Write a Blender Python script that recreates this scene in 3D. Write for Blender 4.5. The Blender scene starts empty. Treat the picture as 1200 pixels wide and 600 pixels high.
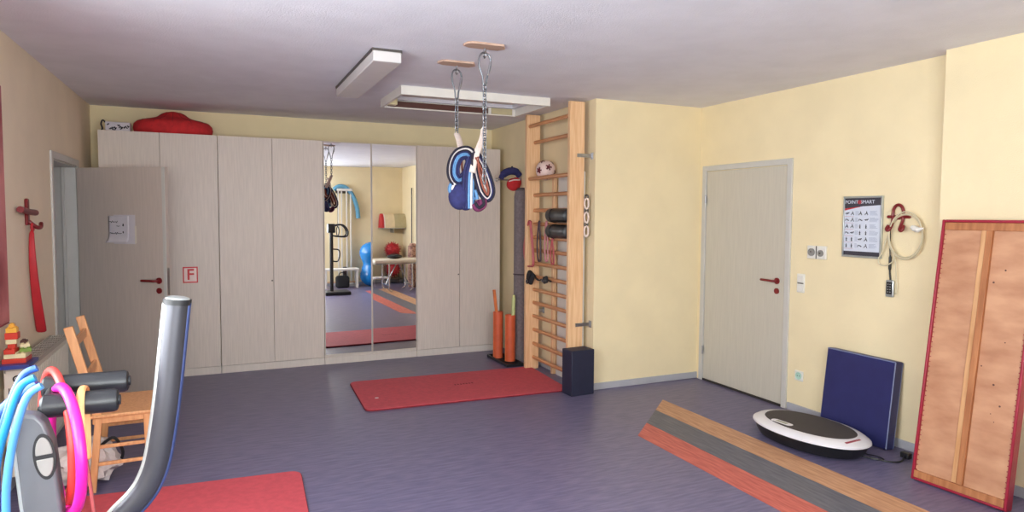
import bpy, bmesh, math, random
from mathutils import Vector, Matrix
random.seed(7)
PI = math.pi
scene = bpy.context.scene
COL = scene.collection

# ------------------------------------------------------------------ colour / materials
def lin(c):
    c = c / 255.0
    return c / 12.92 if c <= 0.04045 else ((c + 0.055) / 1.055) ** 2.4
def rgb(r, g, b): return (lin(r), lin(g), lin(b), 1.0)

def mat(name, col, rough=0.6, metal=0.0, var=0.06, scale=12.0, stretch=(1, 1, 1), bump=0.0, bscale=None,
        spec=0.5, coat=0.0, sheen=0.0, col2=None, detail=4.0, lo=0.35, hi=0.65):
    """procedural material: base colour broken up by stretched noise, optional bump"""
    m = bpy.data.materials.new(name); m.use_nodes = True
    nt = m.node_tree; N = nt.nodes; K = nt.links
    b = N['Principled BSDF']
    b.inputs['Roughness'].default_value = rough
    b.inputs['Metallic'].default_value = metal
    b.inputs['Specular IOR Level'].default_value = spec
    b.inputs['Coat Weight'].default_value = coat
    b.inputs['Coat Roughness'].default_value = 0.15
    b.inputs['Sheen Weight'].default_value = sheen
    tc = N.new('ShaderNodeTexCoord'); mp = N.new('ShaderNodeMapping')
    mp.inputs['Scale'].default_value = stretch
    K.new(tc.outputs['Object'], mp.inputs['Vector'])
    nz = N.new('ShaderNodeTexNoise'); nz.inputs['Scale'].default_value = scale; nz.inputs['Detail'].default_value = detail
    K.new(mp.outputs['Vector'], nz.inputs['Vector'])
    mr = N.new('ShaderNodeMapRange'); mr.inputs['From Min'].default_value = lo; mr.inputs['From Max'].default_value = hi
    K.new(nz.outputs['Fac'], mr.inputs['Value'])
    mix = N.new('ShaderNodeMix'); mix.data_type = 'RGBA'
    if col2 is None:
        a = tuple(max(0, c * (1 - var)) for c in col[:3]) + (1,)
        c = tuple(min(1, c * (1 + var)) for c in col[:3]) + (1,)
    else: a, c = col, col2
    mix.inputs[6].default_value = a; mix.inputs[7].default_value = c
    K.new(mr.outputs['Result'], mix.inputs[0]); K.new(mix.outputs[2], b.inputs['Base Color'])
    if bump:
        nb = N.new('ShaderNodeTexNoise'); nb.inputs['Scale'].default_value = bscale or scale * 6; nb.inputs['Detail'].default_value = 3
        K.new(mp.outputs['Vector'], nb.inputs['Vector'])
        bp = N.new('ShaderNodeBump'); bp.inputs['Strength'].default_value = bump; bp.inputs['Distance'].default_value = 0.004
        K.new(nb.outputs['Fac'], bp.inputs['Height']); K.new(bp.outputs['Normal'], b.inputs['Normal'])
    return m

M = {}
M['wall'] = mat('yellow_wall_paint', rgb(235, 219, 180), .85, var=.03, scale=3, bump=.35, bscale=160)
M['wall_bright'] = M['wall']
M['wall_left'] = mat('left_wall_paint', rgb(236, 220, 194), .85, var=.03, scale=3, bump=.35, bscale=160)
M['ceiling'] = mat('ceiling_woodchip', rgb(224, 224, 232), .9, var=.03, scale=4, bump=.7, bscale=110)
M['floor'] = mat('linoleum_blue', rgb(94, 90, 120), .36, scale=5, stretch=(1.4, 9, 1), col2=rgb(116, 109, 138), bump=.05, bscale=200, detail=8, spec=.42)
M['strip_tan'] = mat('linoleum_tan', rgb(178, 130, 98), .5, scale=6, stretch=(9, 1, 1), col2=rgb(206, 160, 124), detail=8, spec=.35)
M['strip_red'] = mat('linoleum_red', rgb(176, 82, 74), .5, scale=6, stretch=(9, 1, 1), col2=rgb(206, 112, 98), detail=8, spec=.35)
M['strip_grey'] = mat('linoleum_grey', rgb(84, 86, 98), .42, scale=6, stretch=(9, 1, 1), col2=rgb(108, 108, 116), detail=8, spec=.35)
M['skirting'] = mat('skirting_grey', rgb(172, 172, 178), .5, var=.03)
M['white_paint'] = mat('white_paint', rgb(226, 222, 214), .45, var=.02)
M['frame_grey'] = mat('door_frame_grey', rgb(196, 194, 188), .4, var=.02)
M['door_grey'] = mat('door_laminate_grey', rgb(196, 190, 176), .5, var=.035, scale=8, stretch=(9, 9, .5), bump=.05)
M['door_taupe'] = mat('door_laminate_taupe', rgb(196, 183, 173), .5, var=.04, scale=8, stretch=(9, 9, .5), bump=.05)
M['ward'] = mat('wardrobe_ash_grain', rgb(214, 202, 191), .48, var=.05, scale=9, stretch=(10, 10, .45), bump=.06)
M['ward_side'] = mat('wardrobe_carcass', rgb(216, 206, 196), .5, var=.03, scale=9, stretch=(6, 6, .5))
M['gap'] = mat('dark_gap', rgb(52, 46, 44), .9)
M['mirror'] = mat('mirror_silver', (.93, .93, .93, 1), 0.0, 1.0, var=0)
M['chrome'] = mat('chrome', rgb(205, 205, 208), .18, 1.0, var=.03)
M['steel'] = mat('brushed_steel', rgb(168, 168, 172), .35, 1.0, var=.06, scale=40)
M['chain'] = mat('galvanised_chain', rgb(128, 132, 138), .42, .85, var=.12, scale=60)
M['dark_steel'] = mat('dark_steel', rgb(96, 90, 86), .4, .8)
M['pine'] = mat('pine', rgb(222, 174, 128), .45, scale=5, stretch=(14, 14, .7), col2=rgb(238, 198, 154), bump=.05)
M['pine_y'] = mat('pine_rung', rgb(188, 126, 84), .4, scale=5, stretch=(14, .8, 14), col2=rgb(212, 154, 106))
M['beech'] = mat('beech_chair', rgb(206, 146, 98), .45, scale=6, stretch=(10, 10, .8), col2=rgb(224, 168, 116))
M['ply'] = mat('plywood', rgb(172, 120, 88), .55, scale=3.5, stretch=(1.3, 2.2, 3.2), col2=rgb(202, 153, 118), detail=12, bump=.12, bscale=60, lo=.3, hi=.7)
M['ply_light'] = mat('pale_batten', rgb(192, 140, 92), .5, scale=5, stretch=(8, 8, .8), col2=rgb(212, 164, 116))
M['brace'] = mat('pine_brace', rgb(158, 98, 58), .5, scale=5, stretch=(8, 8, .8), col2=rgb(182, 120, 76))
M['red_vinyl'] = mat('red_vinyl', rgb(152, 28, 52), .4, var=.08, bump=.2)
M['red_mat'] = mat('red_foam_mat', rgb(198, 78, 88), .72, var=.07, scale=30, bump=.3, bscale=300)
M['red_mat_side'] = mat('red_foam_mat_side', rgb(120, 22, 34), .8, var=.05)
M['red_fabric'] = mat('red_fabric', rgb(196, 40, 44), .85, var=.12, scale=18, bump=.4)
M['red_strap'] = mat('red_latex', rgb(182, 36, 46), .5, var=.06)
M['red_plastic'] = mat('red_plastic', rgb(122, 30, 34), .32, var=.05)
M['red_sign'] = mat('sign_red', rgb(206, 44, 50), .5, var=.02)
M['sign_white'] = mat('sign_white', rgb(238, 214, 208), .5, var=.02)
M['blue_mat'] = mat('blue_vinyl', rgb(40, 42, 92), .42, var=.07, scale=10, bump=.12)
M['blue_mat_side'] = mat('blue_vinyl_side', rgb(44, 50, 84), .45, var=.05)
M['navy_foam'] = mat('navy_foam', rgb(32, 34, 56), .6, var=.08, bump=.15)
M['piping'] = mat('piping_pale', rgb(120, 130, 165), .5)
M['black_plastic'] = mat('black_plastic', rgb(26, 26, 29), .42, var=.1)
M['black_rubber'] = mat('black_rubber', rgb(34, 33, 36), .75, var=.1, scale=60, bump=.4)
M['black_foam'] = mat('black_foam_pad', rgb(34, 35, 38), .38, var=.08, scale=30, bump=.1)
M['deck'] = mat('ribbed_deck', rgb(66, 60, 60), .7, var=.12, scale=40, stretch=(1, 8, 1), bump=.3)
M['white_plastic'] = mat('white_plastic', rgb(226, 224, 228), .3, var=.02, coat=.3)
M['grey_plastic'] = mat('grey_plastic', rgb(92, 94, 98), .42, var=.05, coat=.2)
M['pale_plastic'] = mat('pale_grey_plastic', rgb(140, 138, 134), .35, var=.04)
M['silver'] = mat('silver_edge', rgb(190, 196, 194), .28, .6)
M['tube_grey'] = mat('tube_gunmetal', rgb(74, 74, 80), .36, .45, var=.1, scale=6, stretch=(1, 1, .4))
M['tube_blue'] = mat('tube_blue_edge', rgb(70, 84, 130), .35, .4, var=.08)
M['gasket'] = mat('black_gasket', rgb(30, 30, 32), .5)
M['cyan'] = mat('cyan_hoop', rgb(30, 128, 176), .32, var=.06)
M['lightblue'] = mat('light_blue_hoop', rgb(74, 138, 190), .32, var=.06)
M['blue'] = mat('blue_hoop', rgb(40, 86, 162), .32, var=.06)
M['magenta'] = mat('magenta_hoop', rgb(224, 30, 150), .35, var=.06)
M['orange_red'] = mat('orange_red_hoop', rgb(222, 66, 62), .35, var=.1)
M['band_orange'] = mat('orange_band', rgb(240, 140, 84), .5, scale=4, col2=rgb(244, 190, 130))
M['orange'] = mat('orange_plastic', rgb(206, 92, 54), .45, var=.08)
M['orange2'] = mat('orange_bright', rgb(232, 128, 74), .45, var=.08)
M['pale_green'] = mat('pale_green_foam', rgb(196, 204, 140), .6)
M['grey_felt'] = mat('grey_felt', rgb(124, 114, 116), .95, var=.14, scale=40, bump=.4)
M['navy_cloth'] = mat('navy_cloth', rgb(44, 46, 96), .85, var=.15, scale=40, bump=.3)
M['c_navy'] = mat('stripe_navy', rgb(38, 40, 84), .85, var=.12, scale=50, bump=.3)
M['c_blue'] = mat('stripe_sky', rgb(98, 144, 188), .85, var=.1, scale=50, bump=.3)
M['c_white'] = mat('stripe_cream', rgb(226, 216, 212), .85, var=.06, scale=50, bump=.3)
M['c_black'] = mat('stripe_black', rgb(34, 30, 44), .85, var=.1, scale=50, bump=.3)
M['c_brown'] = mat('stripe_rust', rgb(142, 78, 62), .85, var=.1, scale=50, bump=.3)
M['c_wine'] = mat('stripe_wine', rgb(112, 44, 84), .85, var=.1, scale=50, bump=.3)
M['webbing'] = mat('cream_webbing', rgb(226, 208, 196), .85, var=.06, scale=60, bump=.3)
M['plate_wood'] = mat('mount_wood', rgb(172, 140, 122), .55, scale=8, stretch=(1, 8, 1), col2=rgb(196, 166, 146))
M['paper'] = mat('paper', rgb(206, 200, 206), .8, var=.02)
M['ink'] = mat('ink', rgb(46, 40, 46), .7)
M['poster_paper'] = mat('poster_paper', rgb(208, 214, 226), .5, var=.02)
M['poster_dark'] = mat('poster_dark', rgb(62, 60, 68), .5, var=.05)
M['poster_red'] = mat('poster_red', rgb(190, 50, 60), .5)
M['poster_lines'] = mat('poster_print_grey', rgb(150, 160, 180), .6)
M['lamp_white'] = mat('lamp_diffuser', rgb(206, 202, 200), .35, var=.02)
M['yellow_brick'] = mat('yellow_brick', rgb(238, 180, 70), .35)
M['red_brick'] = mat('red_brick', rgb(206, 60, 44), .35)
M['green_brick'] = mat('green_brick', rgb(120, 150, 52), .35)
M['cream_brick'] = mat('cream_brick', rgb(226, 214, 170), .35)
M['brown_brick'] = mat('brown_brick', rgb(90, 56, 50), .35)
M['blue_brick'] = mat('blue_brick', rgb(52, 66, 142), .35)
M['grille'] = mat('radiator_grille', rgb(178, 170, 158), .45, var=.03)
M['radiator'] = mat('radiator_enamel', rgb(214, 208, 194), .4, var=.02)
M['leather_ball'] = mat('ball_pale', rgb(228, 202, 194), .45, var=.04)
M['ball_patch'] = mat('ball_patch', rgb(96, 28, 38), .45)
M['khaki'] = mat('khaki_cover', rgb(190, 178, 140), .8, var=.05)
M['beige'] = mat('beige_cover', rgb(224, 206, 170), .8, var=.05)
M['brown_bag'] = mat('brown_patterned_bag', rgb(104, 62, 60), .8, scale=30, col2=rgb(190, 150, 130))
M['peanut_blue'] = mat('blue_gym_ball', rgb(22, 128, 204), .25, var=.03, coat=.3)
M['noodle'] = mat('noodle_blue', rgb(96, 156, 186), .7, var=.05)
M['picture_red'] = mat('picture_red_print', rgb(150, 60, 70), .5, scale=3, col2=rgb(206, 124, 124))
M['lid'] = mat('switch_white', rgb(224, 222, 214), .3, var=.01)
M['socket_green'] = mat('childproof_insert', rgb(172, 206, 190), .4)
M['display'] = mat('lcd_display', rgb(178, 178, 160), .2)
M['logo'] = mat('logo_red', rgb(160, 50, 60), .5)
M['tan_skin'] = mat('tan_vinyl', rgb(214, 206, 190), .5)

# glass: thin sheet, mostly clear
g = bpy.data.materials.new('window_glass'); g.use_nodes = True
nt = g.node_tree; nt.nodes.clear()
o_ = nt.nodes.new('ShaderNodeOutputMaterial'); t_ = nt.nodes.new('ShaderNodeBsdfTransparent'); gl = nt.nodes.new('ShaderNodeBsdfGlossy'); mx = nt.nodes.new('ShaderNodeMixShader')
gl.inputs['Roughness'].default_value = .02; mx.inputs[0].default_value = .06
t_.inputs[0].default_value = (.97, .98, .98, 1)
nt.links.new(t_.outputs[0], mx.inputs[1]); nt.links.new(gl.outputs[0], mx.inputs[2]); nt.links.new(mx.outputs[0], o_.inputs[0])
M['glass'] = g

# ------------------------------------------------------------------ mesh builder
class MB:
    def __init__(s): s.bm = bmesh.new(); s.mats = []; s.mi = 0
    def use(s, m):
        m = M[m] if isinstance(m, str) else m
        if m not in s.mats: s.mats.append(m)
        s.mi = s.mats.index(m); return s
    def _add(s, verts, faces, T=None):
        vs = [s.bm.verts.new((T @ Vector(v)) if T else v) for v in verts]
        out = []
        for f in faces:
            try: fc = s.bm.faces.new([vs[i] for i in f]); fc.material_index = s.mi; out.append(fc)
            except ValueError: pass
        return vs
    def box(s, x0, x1, y0, y1, z0, z1, T=None):
        v = [(x, y, z) for z in (z0, z1) for y in (y0, y1) for x in (x0, x1)]
        s._add(v, [(0, 2, 3, 1), (4, 5, 7, 6), (0, 1, 5, 4), (2, 6, 7, 3), (0, 4, 6, 2), (1, 3, 7, 5)], T); return s
    def prism(s, poly, z0, z1, T=None):
        n = len(poly)
        v = [(x, y, z0) for x, y in poly] + [(x, y, z1) for x, y in poly]
        f = [tuple(range(n - 1, -1, -1)), tuple(range(n, 2 * n))] + [(i, (i + 1) % n, n + (i + 1) % n, n + i) for i in range(n)]
        s._add(v, f, T); return s
    def loft(s, rings, T=None, caps=True, closed=False):
        n = len(rings[0]); v = [p for r in rings for p in r]; f = []
        m = len(rings)
        for k in range(m if closed else m - 1):
            a = k * n; b = ((k + 1) % m) * n
            for i in range(n):
                j = (i + 1) % n; f.append((a + i, a + j, b + j, b + i))
        if caps and not closed: f.append(tuple(range(n - 1, -1, -1))); f.append(tuple((m - 1) * n + i for i in range(n)))
        s._add(v, f, T); return s
    def tube(s, pts, r, seg=12, closed=False, flat=1.0, T=None, up=None):
        pts = [Vector(p) for p in pts]; n = len(pts); rings = []
        rr = r if isinstance(r, (list, tuple)) else [r] * n
        prev = None
        for i, p in enumerate(pts):
            if closed: t = (pts[(i + 1) % n] - pts[i - 1])
            else: t = pts[min(i + 1, n - 1)] - pts[max(i - 1, 0)]
            t.normalize()
            if up is not None: nrm = Vector(up) - t * Vector(up).dot(t)
            elif prev is None:
                a = Vector((0, 0, 1)) if abs(t.z) < .9 else Vector((1, 0, 0)); nrm = a - t * a.dot(t)
            else: nrm = prev - t * prev.dot(t)
            nrm.normalize(); prev = nrm; bn = t.cross(nrm)
            rings.append([tuple(p + nrm * (math.cos(2 * PI * k / seg) * rr[i]) + bn * (math.sin(2 * PI * k / seg) * rr[i] * flat)) for k in range(seg)])
        s.loft(rings, T, closed=closed); return s
    def cyl(s, a, b, r, seg=20, r2=None, T=None):
        return s.tube([a, b], [r, r if r2 is None else r2], seg, T=T)
    def lathe(s, prof, seg=32, T=None):
        rings = [[(r * math.cos(2 * PI * k / seg), r * math.sin(2 * PI * k / seg), z) for k in range(seg)] for r, z in prof]
        s.loft(rings, T); return s
    def sphere(s, c, r, sc=(1, 1, 1), T=None, seg=24, rings=14):
        prof = [(max(1e-4, r * math.sin(PI * i / rings)), -r * math.cos(PI * i / rings)) for i in range(rings + 1)]
        Tm = Matrix.Translation(c) @ Matrix.Diagonal((*sc, 1)); s.lathe(prof, seg, (T @ Tm) if T else Tm); return s
    def torus(s, c, R, r, axis='z', seg=40, rs=10, T=None, arc=(0, 2 * PI), sx=1, sy=1):
        full = abs(arc[1] - arc[0] - 2 * PI) < 1e-6
        n = seg if full else seg + 1
        pts = []
        for i in range(n):
            a = arc[0] + (arc[1] - arc[0]) * i / seg
            u, w = R * math.cos(a) * sx, R * math.sin(a) * sy
            d = {'z': (u, w, 0), 'x': (0, u, w), 'y': (u, 0, w)}[axis]
            pts.append((c[0] + d[0], c[1] + d[1], c[2] + d[2]))
        s.tube(pts, r, rs, closed=full, T=T, up={'z': (0, 0, 1), 'x': (1, 0, 0), 'y': (0, 1, 0)}[axis]); return s
    def build(s, name, m=None, parent=None, bev=0, smooth=None, sub=0, seg=2):
        if m is not None:
            m = M[m] if isinstance(m, str) else m
            if not s.mats: s.mats = [m]
        bmesh.ops.recalc_face_normals(s.bm, faces=s.bm.faces[:])
        me = bpy.data.meshes.new(name); s.bm.to_mesh(me); s.bm.free()
        for x in s.mats: me.materials.append(x)
        o = bpy.data.objects.new(name, me); COL.objects.link(o)
        if smooth is None: smooth = 40
        if smooth:
            for p in me.polygons: p.use_smooth = True
            me.set_sharp_from_angle(angle=math.radians(smooth))
        if bev:
            b = o.modifiers.new('bevel', 'BEVEL'); b.width = bev; b.segments = seg; b.limit_method = 'ANGLE'; b.angle_limit = math.radians(40)
            b.harden_normals = False
        if sub:
            d = o.modifiers.new('sub', 'SUBSURF'); d.levels = sub; d.render_levels = sub
        if parent: o.parent = parent
        return o

def thing(name, label, cat, loc=(0, 0, 0), rot=(0, 0, 0), group=None, kind=None):
    o = bpy.data.objects.new(name, None); COL.objects.link(o)
    o.empty_display_size = .1; o.location = loc; o.rotation_euler = rot
    o['label'] = label; o['category'] = cat
    if group: o['group'] = group
    if kind: o['kind'] = kind
    return o
def tag(o, label, cat, group=None, loc=None, rot=None):
    o['label'] = label; o['category'] = cat
    if group: o['group'] = group
    if loc: o.location = loc
    if rot: o.rotation_euler = rot
    return o
def struct(mb, name, m, parent=None, bev=0, label=None, loc=None, rot=None):
    o = mb.build(name, m, parent, bev=bev)
    if parent is None: o['kind'] = 'structure'
    if label: o['label'] = label
    if loc: o.location = loc
    if rot: o.rotation_euler = rot
    return o
def sm(pts, n=8, closed=False):
    """Catmull-Rom smoothing of a path"""
    P = [Vector(p) for p in pts]; L = len(P); out = []
    rng = range(L) if closed else range(L - 1)
    for i in rng:
        if closed: a, b, c, d = P[i - 1], P[i], P[(i + 1) % L], P[(i + 2) % L]
        else: a, b, c, d = P[max(i - 1, 0)], P[i], P[i + 1], P[min(i + 2, L - 1)]
        for k in range(n):
            t = k / n
            out.append(tuple(.5 * ((2 * b) + (c - a) * t + (2 * a - 5 * b + 4 * c - d) * t * t + (3 * b - a - 3 * c + d) * t ** 3)))
    if not closed: out.append(tuple(P[-1]))
    return out
def text(name, body, size, m, parent, loc, rot, sx=1.0, bold=0.0, align='CENTER'):
    c = bpy.data.curves.new(name, 'FONT'); c.body = body; c.size = size; c.align_x = align; c.align_y = 'CENTER'
    c.extrude = .0006; c.offset = bold; c.materials.append(M[m])
    o = bpy.data.objects.new(name, c); COL.objects.link(o); dg = bpy.context.evaluated_depsgraph_get(); me = bpy.data.meshes.new_from_object(o.evaluated_get(dg)); bpy.data.objects.remove(o)
    o = bpy.data.objects.new(name, me); COL.objects.link(o)
    o.location = loc; o.rotation_euler = rot; o.scale = (sx, 1, 1); o.parent = parent
    return o
def rrect(x0, x1, y0, y1, r, n=6):
    out = []
    for cx, cy, a0 in ((x1 - r, y1 - r, 0), (x0 + r, y1 - r, 90), (x0 + r, y0 + r, 180), (x1 - r, y0 + r, 270)):
        for k in range(n + 1):
            a = math.radians(a0 + 90 * k / n); out.append((cx + r * math.cos(a), cy + r * math.sin(a)))
    return out

# ------------------------------------------------------------------ the room
XL, XR, XP, YB, YP, YR, HC = -1.124, 4.295, 3.105, 7.57, 5.11, -.75, 2.643
PX, PY = 4.17, 2.69          # pier on the right wall
struct(MB().box(XL - .3, XR + .3, YR - .3, YB + .3, -.1, 0), 'floor', 'floor')
# ceiling with the loft-hatch opening
hx0, hx1, hy0, hy1 = 1.44, 2.66, 5.34, 5.95
c = MB()
c.box(XL - .3, hx0, YR - .3, YB + .3, HC, HC + .22); c.box(hx1, XR + .3, YR - .3, YB + .3, HC, HC + .22)
c.box(hx0, hx1, YR - .3, hy0, HC, HC + .22); c.box(hx0, hx1, hy1, YB + .3, HC, HC + .22)
c.box(hx0 - .05, hx1 + .05, hy0 - .05, hy1 + .05, HC + .22, HC + .26)
struct(c, 'ceiling', 'ceiling')
# left wall: opening for door_1 and for window_1
D0, D1, DH = 5.87, 6.80, 2.0
W1 = (.3, 3.0, .95, 2.35)
w = MB(); t = .26
w.box(XL - t, XL, YR - .3, W1[0], 0, HC); w.box(XL - t, XL, W1[0], W1[1], 0, W1[2]); w.box(XL - t, XL, W1[0], W1[1], W1[3], HC)
w.box(XL - t, XL, W1[1], D0, 0, HC); w.box(XL - t, XL, D0, D1, DH, HC); w.box(XL - t, XL, D1, YB + .3, 0, HC)
struct(w, 'wall_left', 'wall_left')
struct(MB().box(XL, XP + .5, YB, YB + .25, 0, HC), 'wall_back', 'wall')
struct(MB().box(XP, XR + .3, YP, YB, 0, HC), 'wall_partition', 'wall')
struct(MB().box(XR, XR + .25, PY - 3.7, YP, 0, HC), 'wall_right', 'wall')
struct(MB().box(PX, XR + .02, YR - .1, PY, 0, HC), 'wall_pier', 'wall')
W_ADDED = (-.9, 1.95, .92, 2.4)  # unseen rear window, added to light the wardrobe fronts and ceiling
w = MB()
w.box(XL - .3, W_ADDED[0], YR - .25, YR, 0, HC); w.box(W_ADDED[1], XR + .25, YR - .25, YR, 0, HC)
w.box(W_ADDED[0], W_ADDED[1], YR - .25, YR, 0, W_ADDED[2]); w.box(W_ADDED[0], W_ADDED[1], YR - .25, YR, W_ADDED[3], HC)
struct(w, 'wall_rear', 'wall')
# corridor behind the open door
w = MB()
w.box(XL - 1.5, XL - t, 5.0, 5.05, 0, 2.5); w.box(XL - 1.5, XL - t, 7.3, 7.35, 0, 2.5); w.box(XL - 1.55, XL - 1.5, 5.0, 7.35, 0, 2.5)
w.box(XL - 1.5, XL - t, 5.0, 7.35, 2.5, 2.55); w.box(XL - 1.5, XL - t, 5.0, 7.35, -.1, 0)
struct(w, 'wall_corridor', 'white_paint')
# windows: one beside the camera, one added behind it for its light
def window(n, along, a0, a1, z0, z1, d):
    f = MB(); s = MB(); gp = MB(); fr = .07; k = 3 if a1 - a0 > 2.5 else 2
    def B(mb, p0, p1, q0, q1, e0, e1):
        if along == 'y': mb.box(d + e0, d + e1, p0, p1, q0, q1)
        else: mb.box(p0, p1, d + e0, d + e1, q0, q1)
    B(f, a0, a1, z0, z0 + fr, 0, .06); B(f, a0, a1, z1 - fr, z1, 0, .06)
    for i in range(k + 1):
        p = a0 + (a1 - a0) * i / k; w_ = fr
        q0 = min(max(p - w_ / 2, a0), a1 - w_); B(f, q0, q0 + w_, z0 + fr, z1 - fr, 0, .06)
    root = struct(f, 'window_%d' % n, 'white_paint', bev=.004)
    B(gp, a0 + .03, a1 - .03, z0 + .03, z1 - .03, .025, .031)
    gp.build('pane', 'glass', root)
    B(s, a0 - .04, a1 + .04, z0 - .03, z0, .06, .29)
    s.build('sill', 'white_paint', root, bev=.005)
window(1, 'y', *W1, XL - .2)
window(2, 'x', *W_ADDED, YR - .2)  # added rear window, out of view
# skirting boards
def skirt(name, x0, x1, y0, y1):
    struct(MB().box(x0, x1, y0, y1, 0, .062), name, 'skirting', bev=.004)
skirt('baseboard_partition', XP, XR - .001, YP - .014, YP)
skirt('baseboard_right', XR - .014, XR, PY, 3.965)
skirt('baseboard_pier', PX - .014, PX, YR, PY)
skirt('baseboard_left', XL, XL + .014, YR, D0 - .07)
skirt('baseboard_rear', XL, PX, YR, YR + .014)
skirt('baseboard_recess', XP - .014, XP, YP, 7.0)

# ------------------------------------------------------------------ right-hand door (closed)
d = MB(); y0, y1, zt = 3.975, 5.06, 2.075
d.box(XR - .018, XR + .02, y0, y0 + .05, 0, zt); d.box(XR - .018, XR + .02, y1 - .05, y1, 0, zt); d.box(XR - .018, XR + .02, y0 + .05, y1 - .05, zt - .05, zt)
door2 = struct(d, 'door_2', 'frame_grey', bev=.004)
MB().box(XR - .006, XR + .03, y0 + .055, y1 - .055, .022, zt - .055).build('door_leaf', 'door_grey', door2, bev=.003)
MB().box(XR - .009, XR + .001, y0 + .05, y1 - .05, .001, .02).build('threshold_gap', 'gap', door2)
MB().cyl((XR - .02, y1 - .055, 1.72), (XR - .02, y1 - .055, 1.80), .008).build('hinge', 'steel', door2)
MB().cyl((XR - .02, y1 - .055, .26), (XR - .02, y1 - .055, .34), .008).build('hinge', 'steel', door2)
def door_handle(root, sgn, T, leafname='handle'):
    """lever handle + key rosette in local x = along leaf, y = out of the leaf, z up"""
    h = MB().cyl((0, 0, 0), (0, -.009, 0), .027, 24, T=T).cyl((0, -.009, 0), (0, -.045, 0), .011, 16, T=T)
    pts = sm([(0, -.04, 0), (sgn * .012, -.052, 0), (sgn * .05, -.056, .002), (sgn * .12, -.054, .003), (sgn * .135, -.046, .002)], 6)
    h.tube(pts, .0105, 12, T=T)
    h.build(leafname, 'red_plastic', root)
    MB().cyl((0, 0, -.085), (0, -.009, -.085), .025, 24, T=T).cyl((0, -.009, -.085), (0, -.011, -.085), .008, 12, T=T).build('keyhole_rosette', 'red_plastic', root)
Tr = Matrix.Translation((XR - .006, 4.108, 1.055)) @ Matrix.Rotation(-PI / 2, 4, 'Z')
door_handle(door2, -1, Tr)

# ------------------------------------------------------------------ left door (open, swung in front of the wardrobes)
d = MB(); cas = .055
for a, b in ((D0 - cas, D0), (D1, D1 + cas)):
    d.box(XL - .01, XL + .014, a, b, 0, DH + cas)
d.box(XL - .01, XL + .014, D0, D1, DH, DH + cas)
d.box(XL - t, XL, D0, D0 + .012, 0, DH); d.box(XL - t, XL, D1 - .012, D1, 0, DH); d.box(XL - t, XL, D0, D1, DH - .012, DH)
d.box(XL - .11, XL - .085, D1 - .03, D1 - .012, 0, DH); d.box(XL - .11, XL - .085, D0 + .012, D0 + .03, 0, DH)
door1 = struct(d, 'door_1', 'frame_grey', bev=.003)
ang = math.radians(-34.7)
leaf = MB().box(0, .862, -.04, 0, .008, 1.985).build('door_leaf', 'door_taupe', door1, bev=.003)
leaf.location = (XL + .03, 6.79, 0); leaf.rotation_euler = (0, 0, ang)
LT = Matrix.Translation((XL + .03, 6.79, 0)) @ Matrix.Rotation(ang, 4, 'Z')
door_handle(leaf, -1, Matrix.Translation((.79, -.04, 1.02)))
MB().box(.832, .8618, -.0415, -.004, .009, 1.984).build('door_edge', 'frame_grey', leaf, bev=.002)
MB().box(.8618, .8635, -.032, -.008, .90, 1.13).build('lock_plate', 'steel', leaf)
# two sheets of paper taped to the open door
def sheet(name, label, pts, T, curl=0):
    b = MB(); n = len(pts)
    b.prism(pts, 0, .0012)
    o = b.build(name, 'paper'); return o
Rn = Matrix.Rotation(PI / 2, 4, 'X')     # local xy -> xz of the leaf
def on_leaf(x, z, off): return LT @ Matrix.Translation((x, -.04 - off, z)) @ Rn
def place(o, Tm):
    o.matrix_world = Tm; return o
p2 = thing('paper_note', 'blank pale sheet taped to the open door, behind the handwritten one', 'note'); place(p2, on_leaf(.46, 1.455, .001))
MB().box(-.10, .11, -.125, .125, 0, .001).build('sheet', 'paper', p2)
MB().box(.105, .12, -.12, .03, .001, .002).build('tape', 'tan_skin', p2)
p1 = thing('paper_note', 'handwritten sheet with a curled lower corner taped to the open door', 'note'); place(p1, on_leaf(.41, 1.465, .0035))
b = MB(); n = 10; vs = []
for j in range(n + 1):
    for i in range(n + 1):
        u, v = i / n, j / n; c_ = max(0, .25 - v) * .12 * (1 - .5 * u)
        vs.append((-.10 + .20 * u - (.012 if v < .1 else 0), -.125 + .23 * v, c_))
b._add(vs, [(j * (n + 1) + i, j * (n + 1) + i + 1, (j + 1) * (n + 1) + i + 1, (j + 1) * (n + 1) + i) for j in range(n) for i in range(n)])
o = b.build('sheet', 'paper', p1); so = o.modifiers.new('s', 'SOLIDIFY'); so.thickness = .001
random.seed(3)
b = MB()
for (x0, x1, yy, hh) in ((-.092, -.01, .055, .012), (-.02, .012, .018, .004), (-.085, .03, -.045, .011), (.04, .05, .02, .022), (.04, .048, -.04, .02)):
    nn = max(5, int((x1 - x0) / .0045)); pts = []
    for i in range(nn): pts.append((x0 + (x1 - x0) * i / (nn - 1), yy + random.uniform(-hh, hh) * (.9 if i % 2 else -.2), .0016))
    b.tube(sm(pts, 3), .0024, 5)
b.build('handwriting', 'ink', p1)

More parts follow.
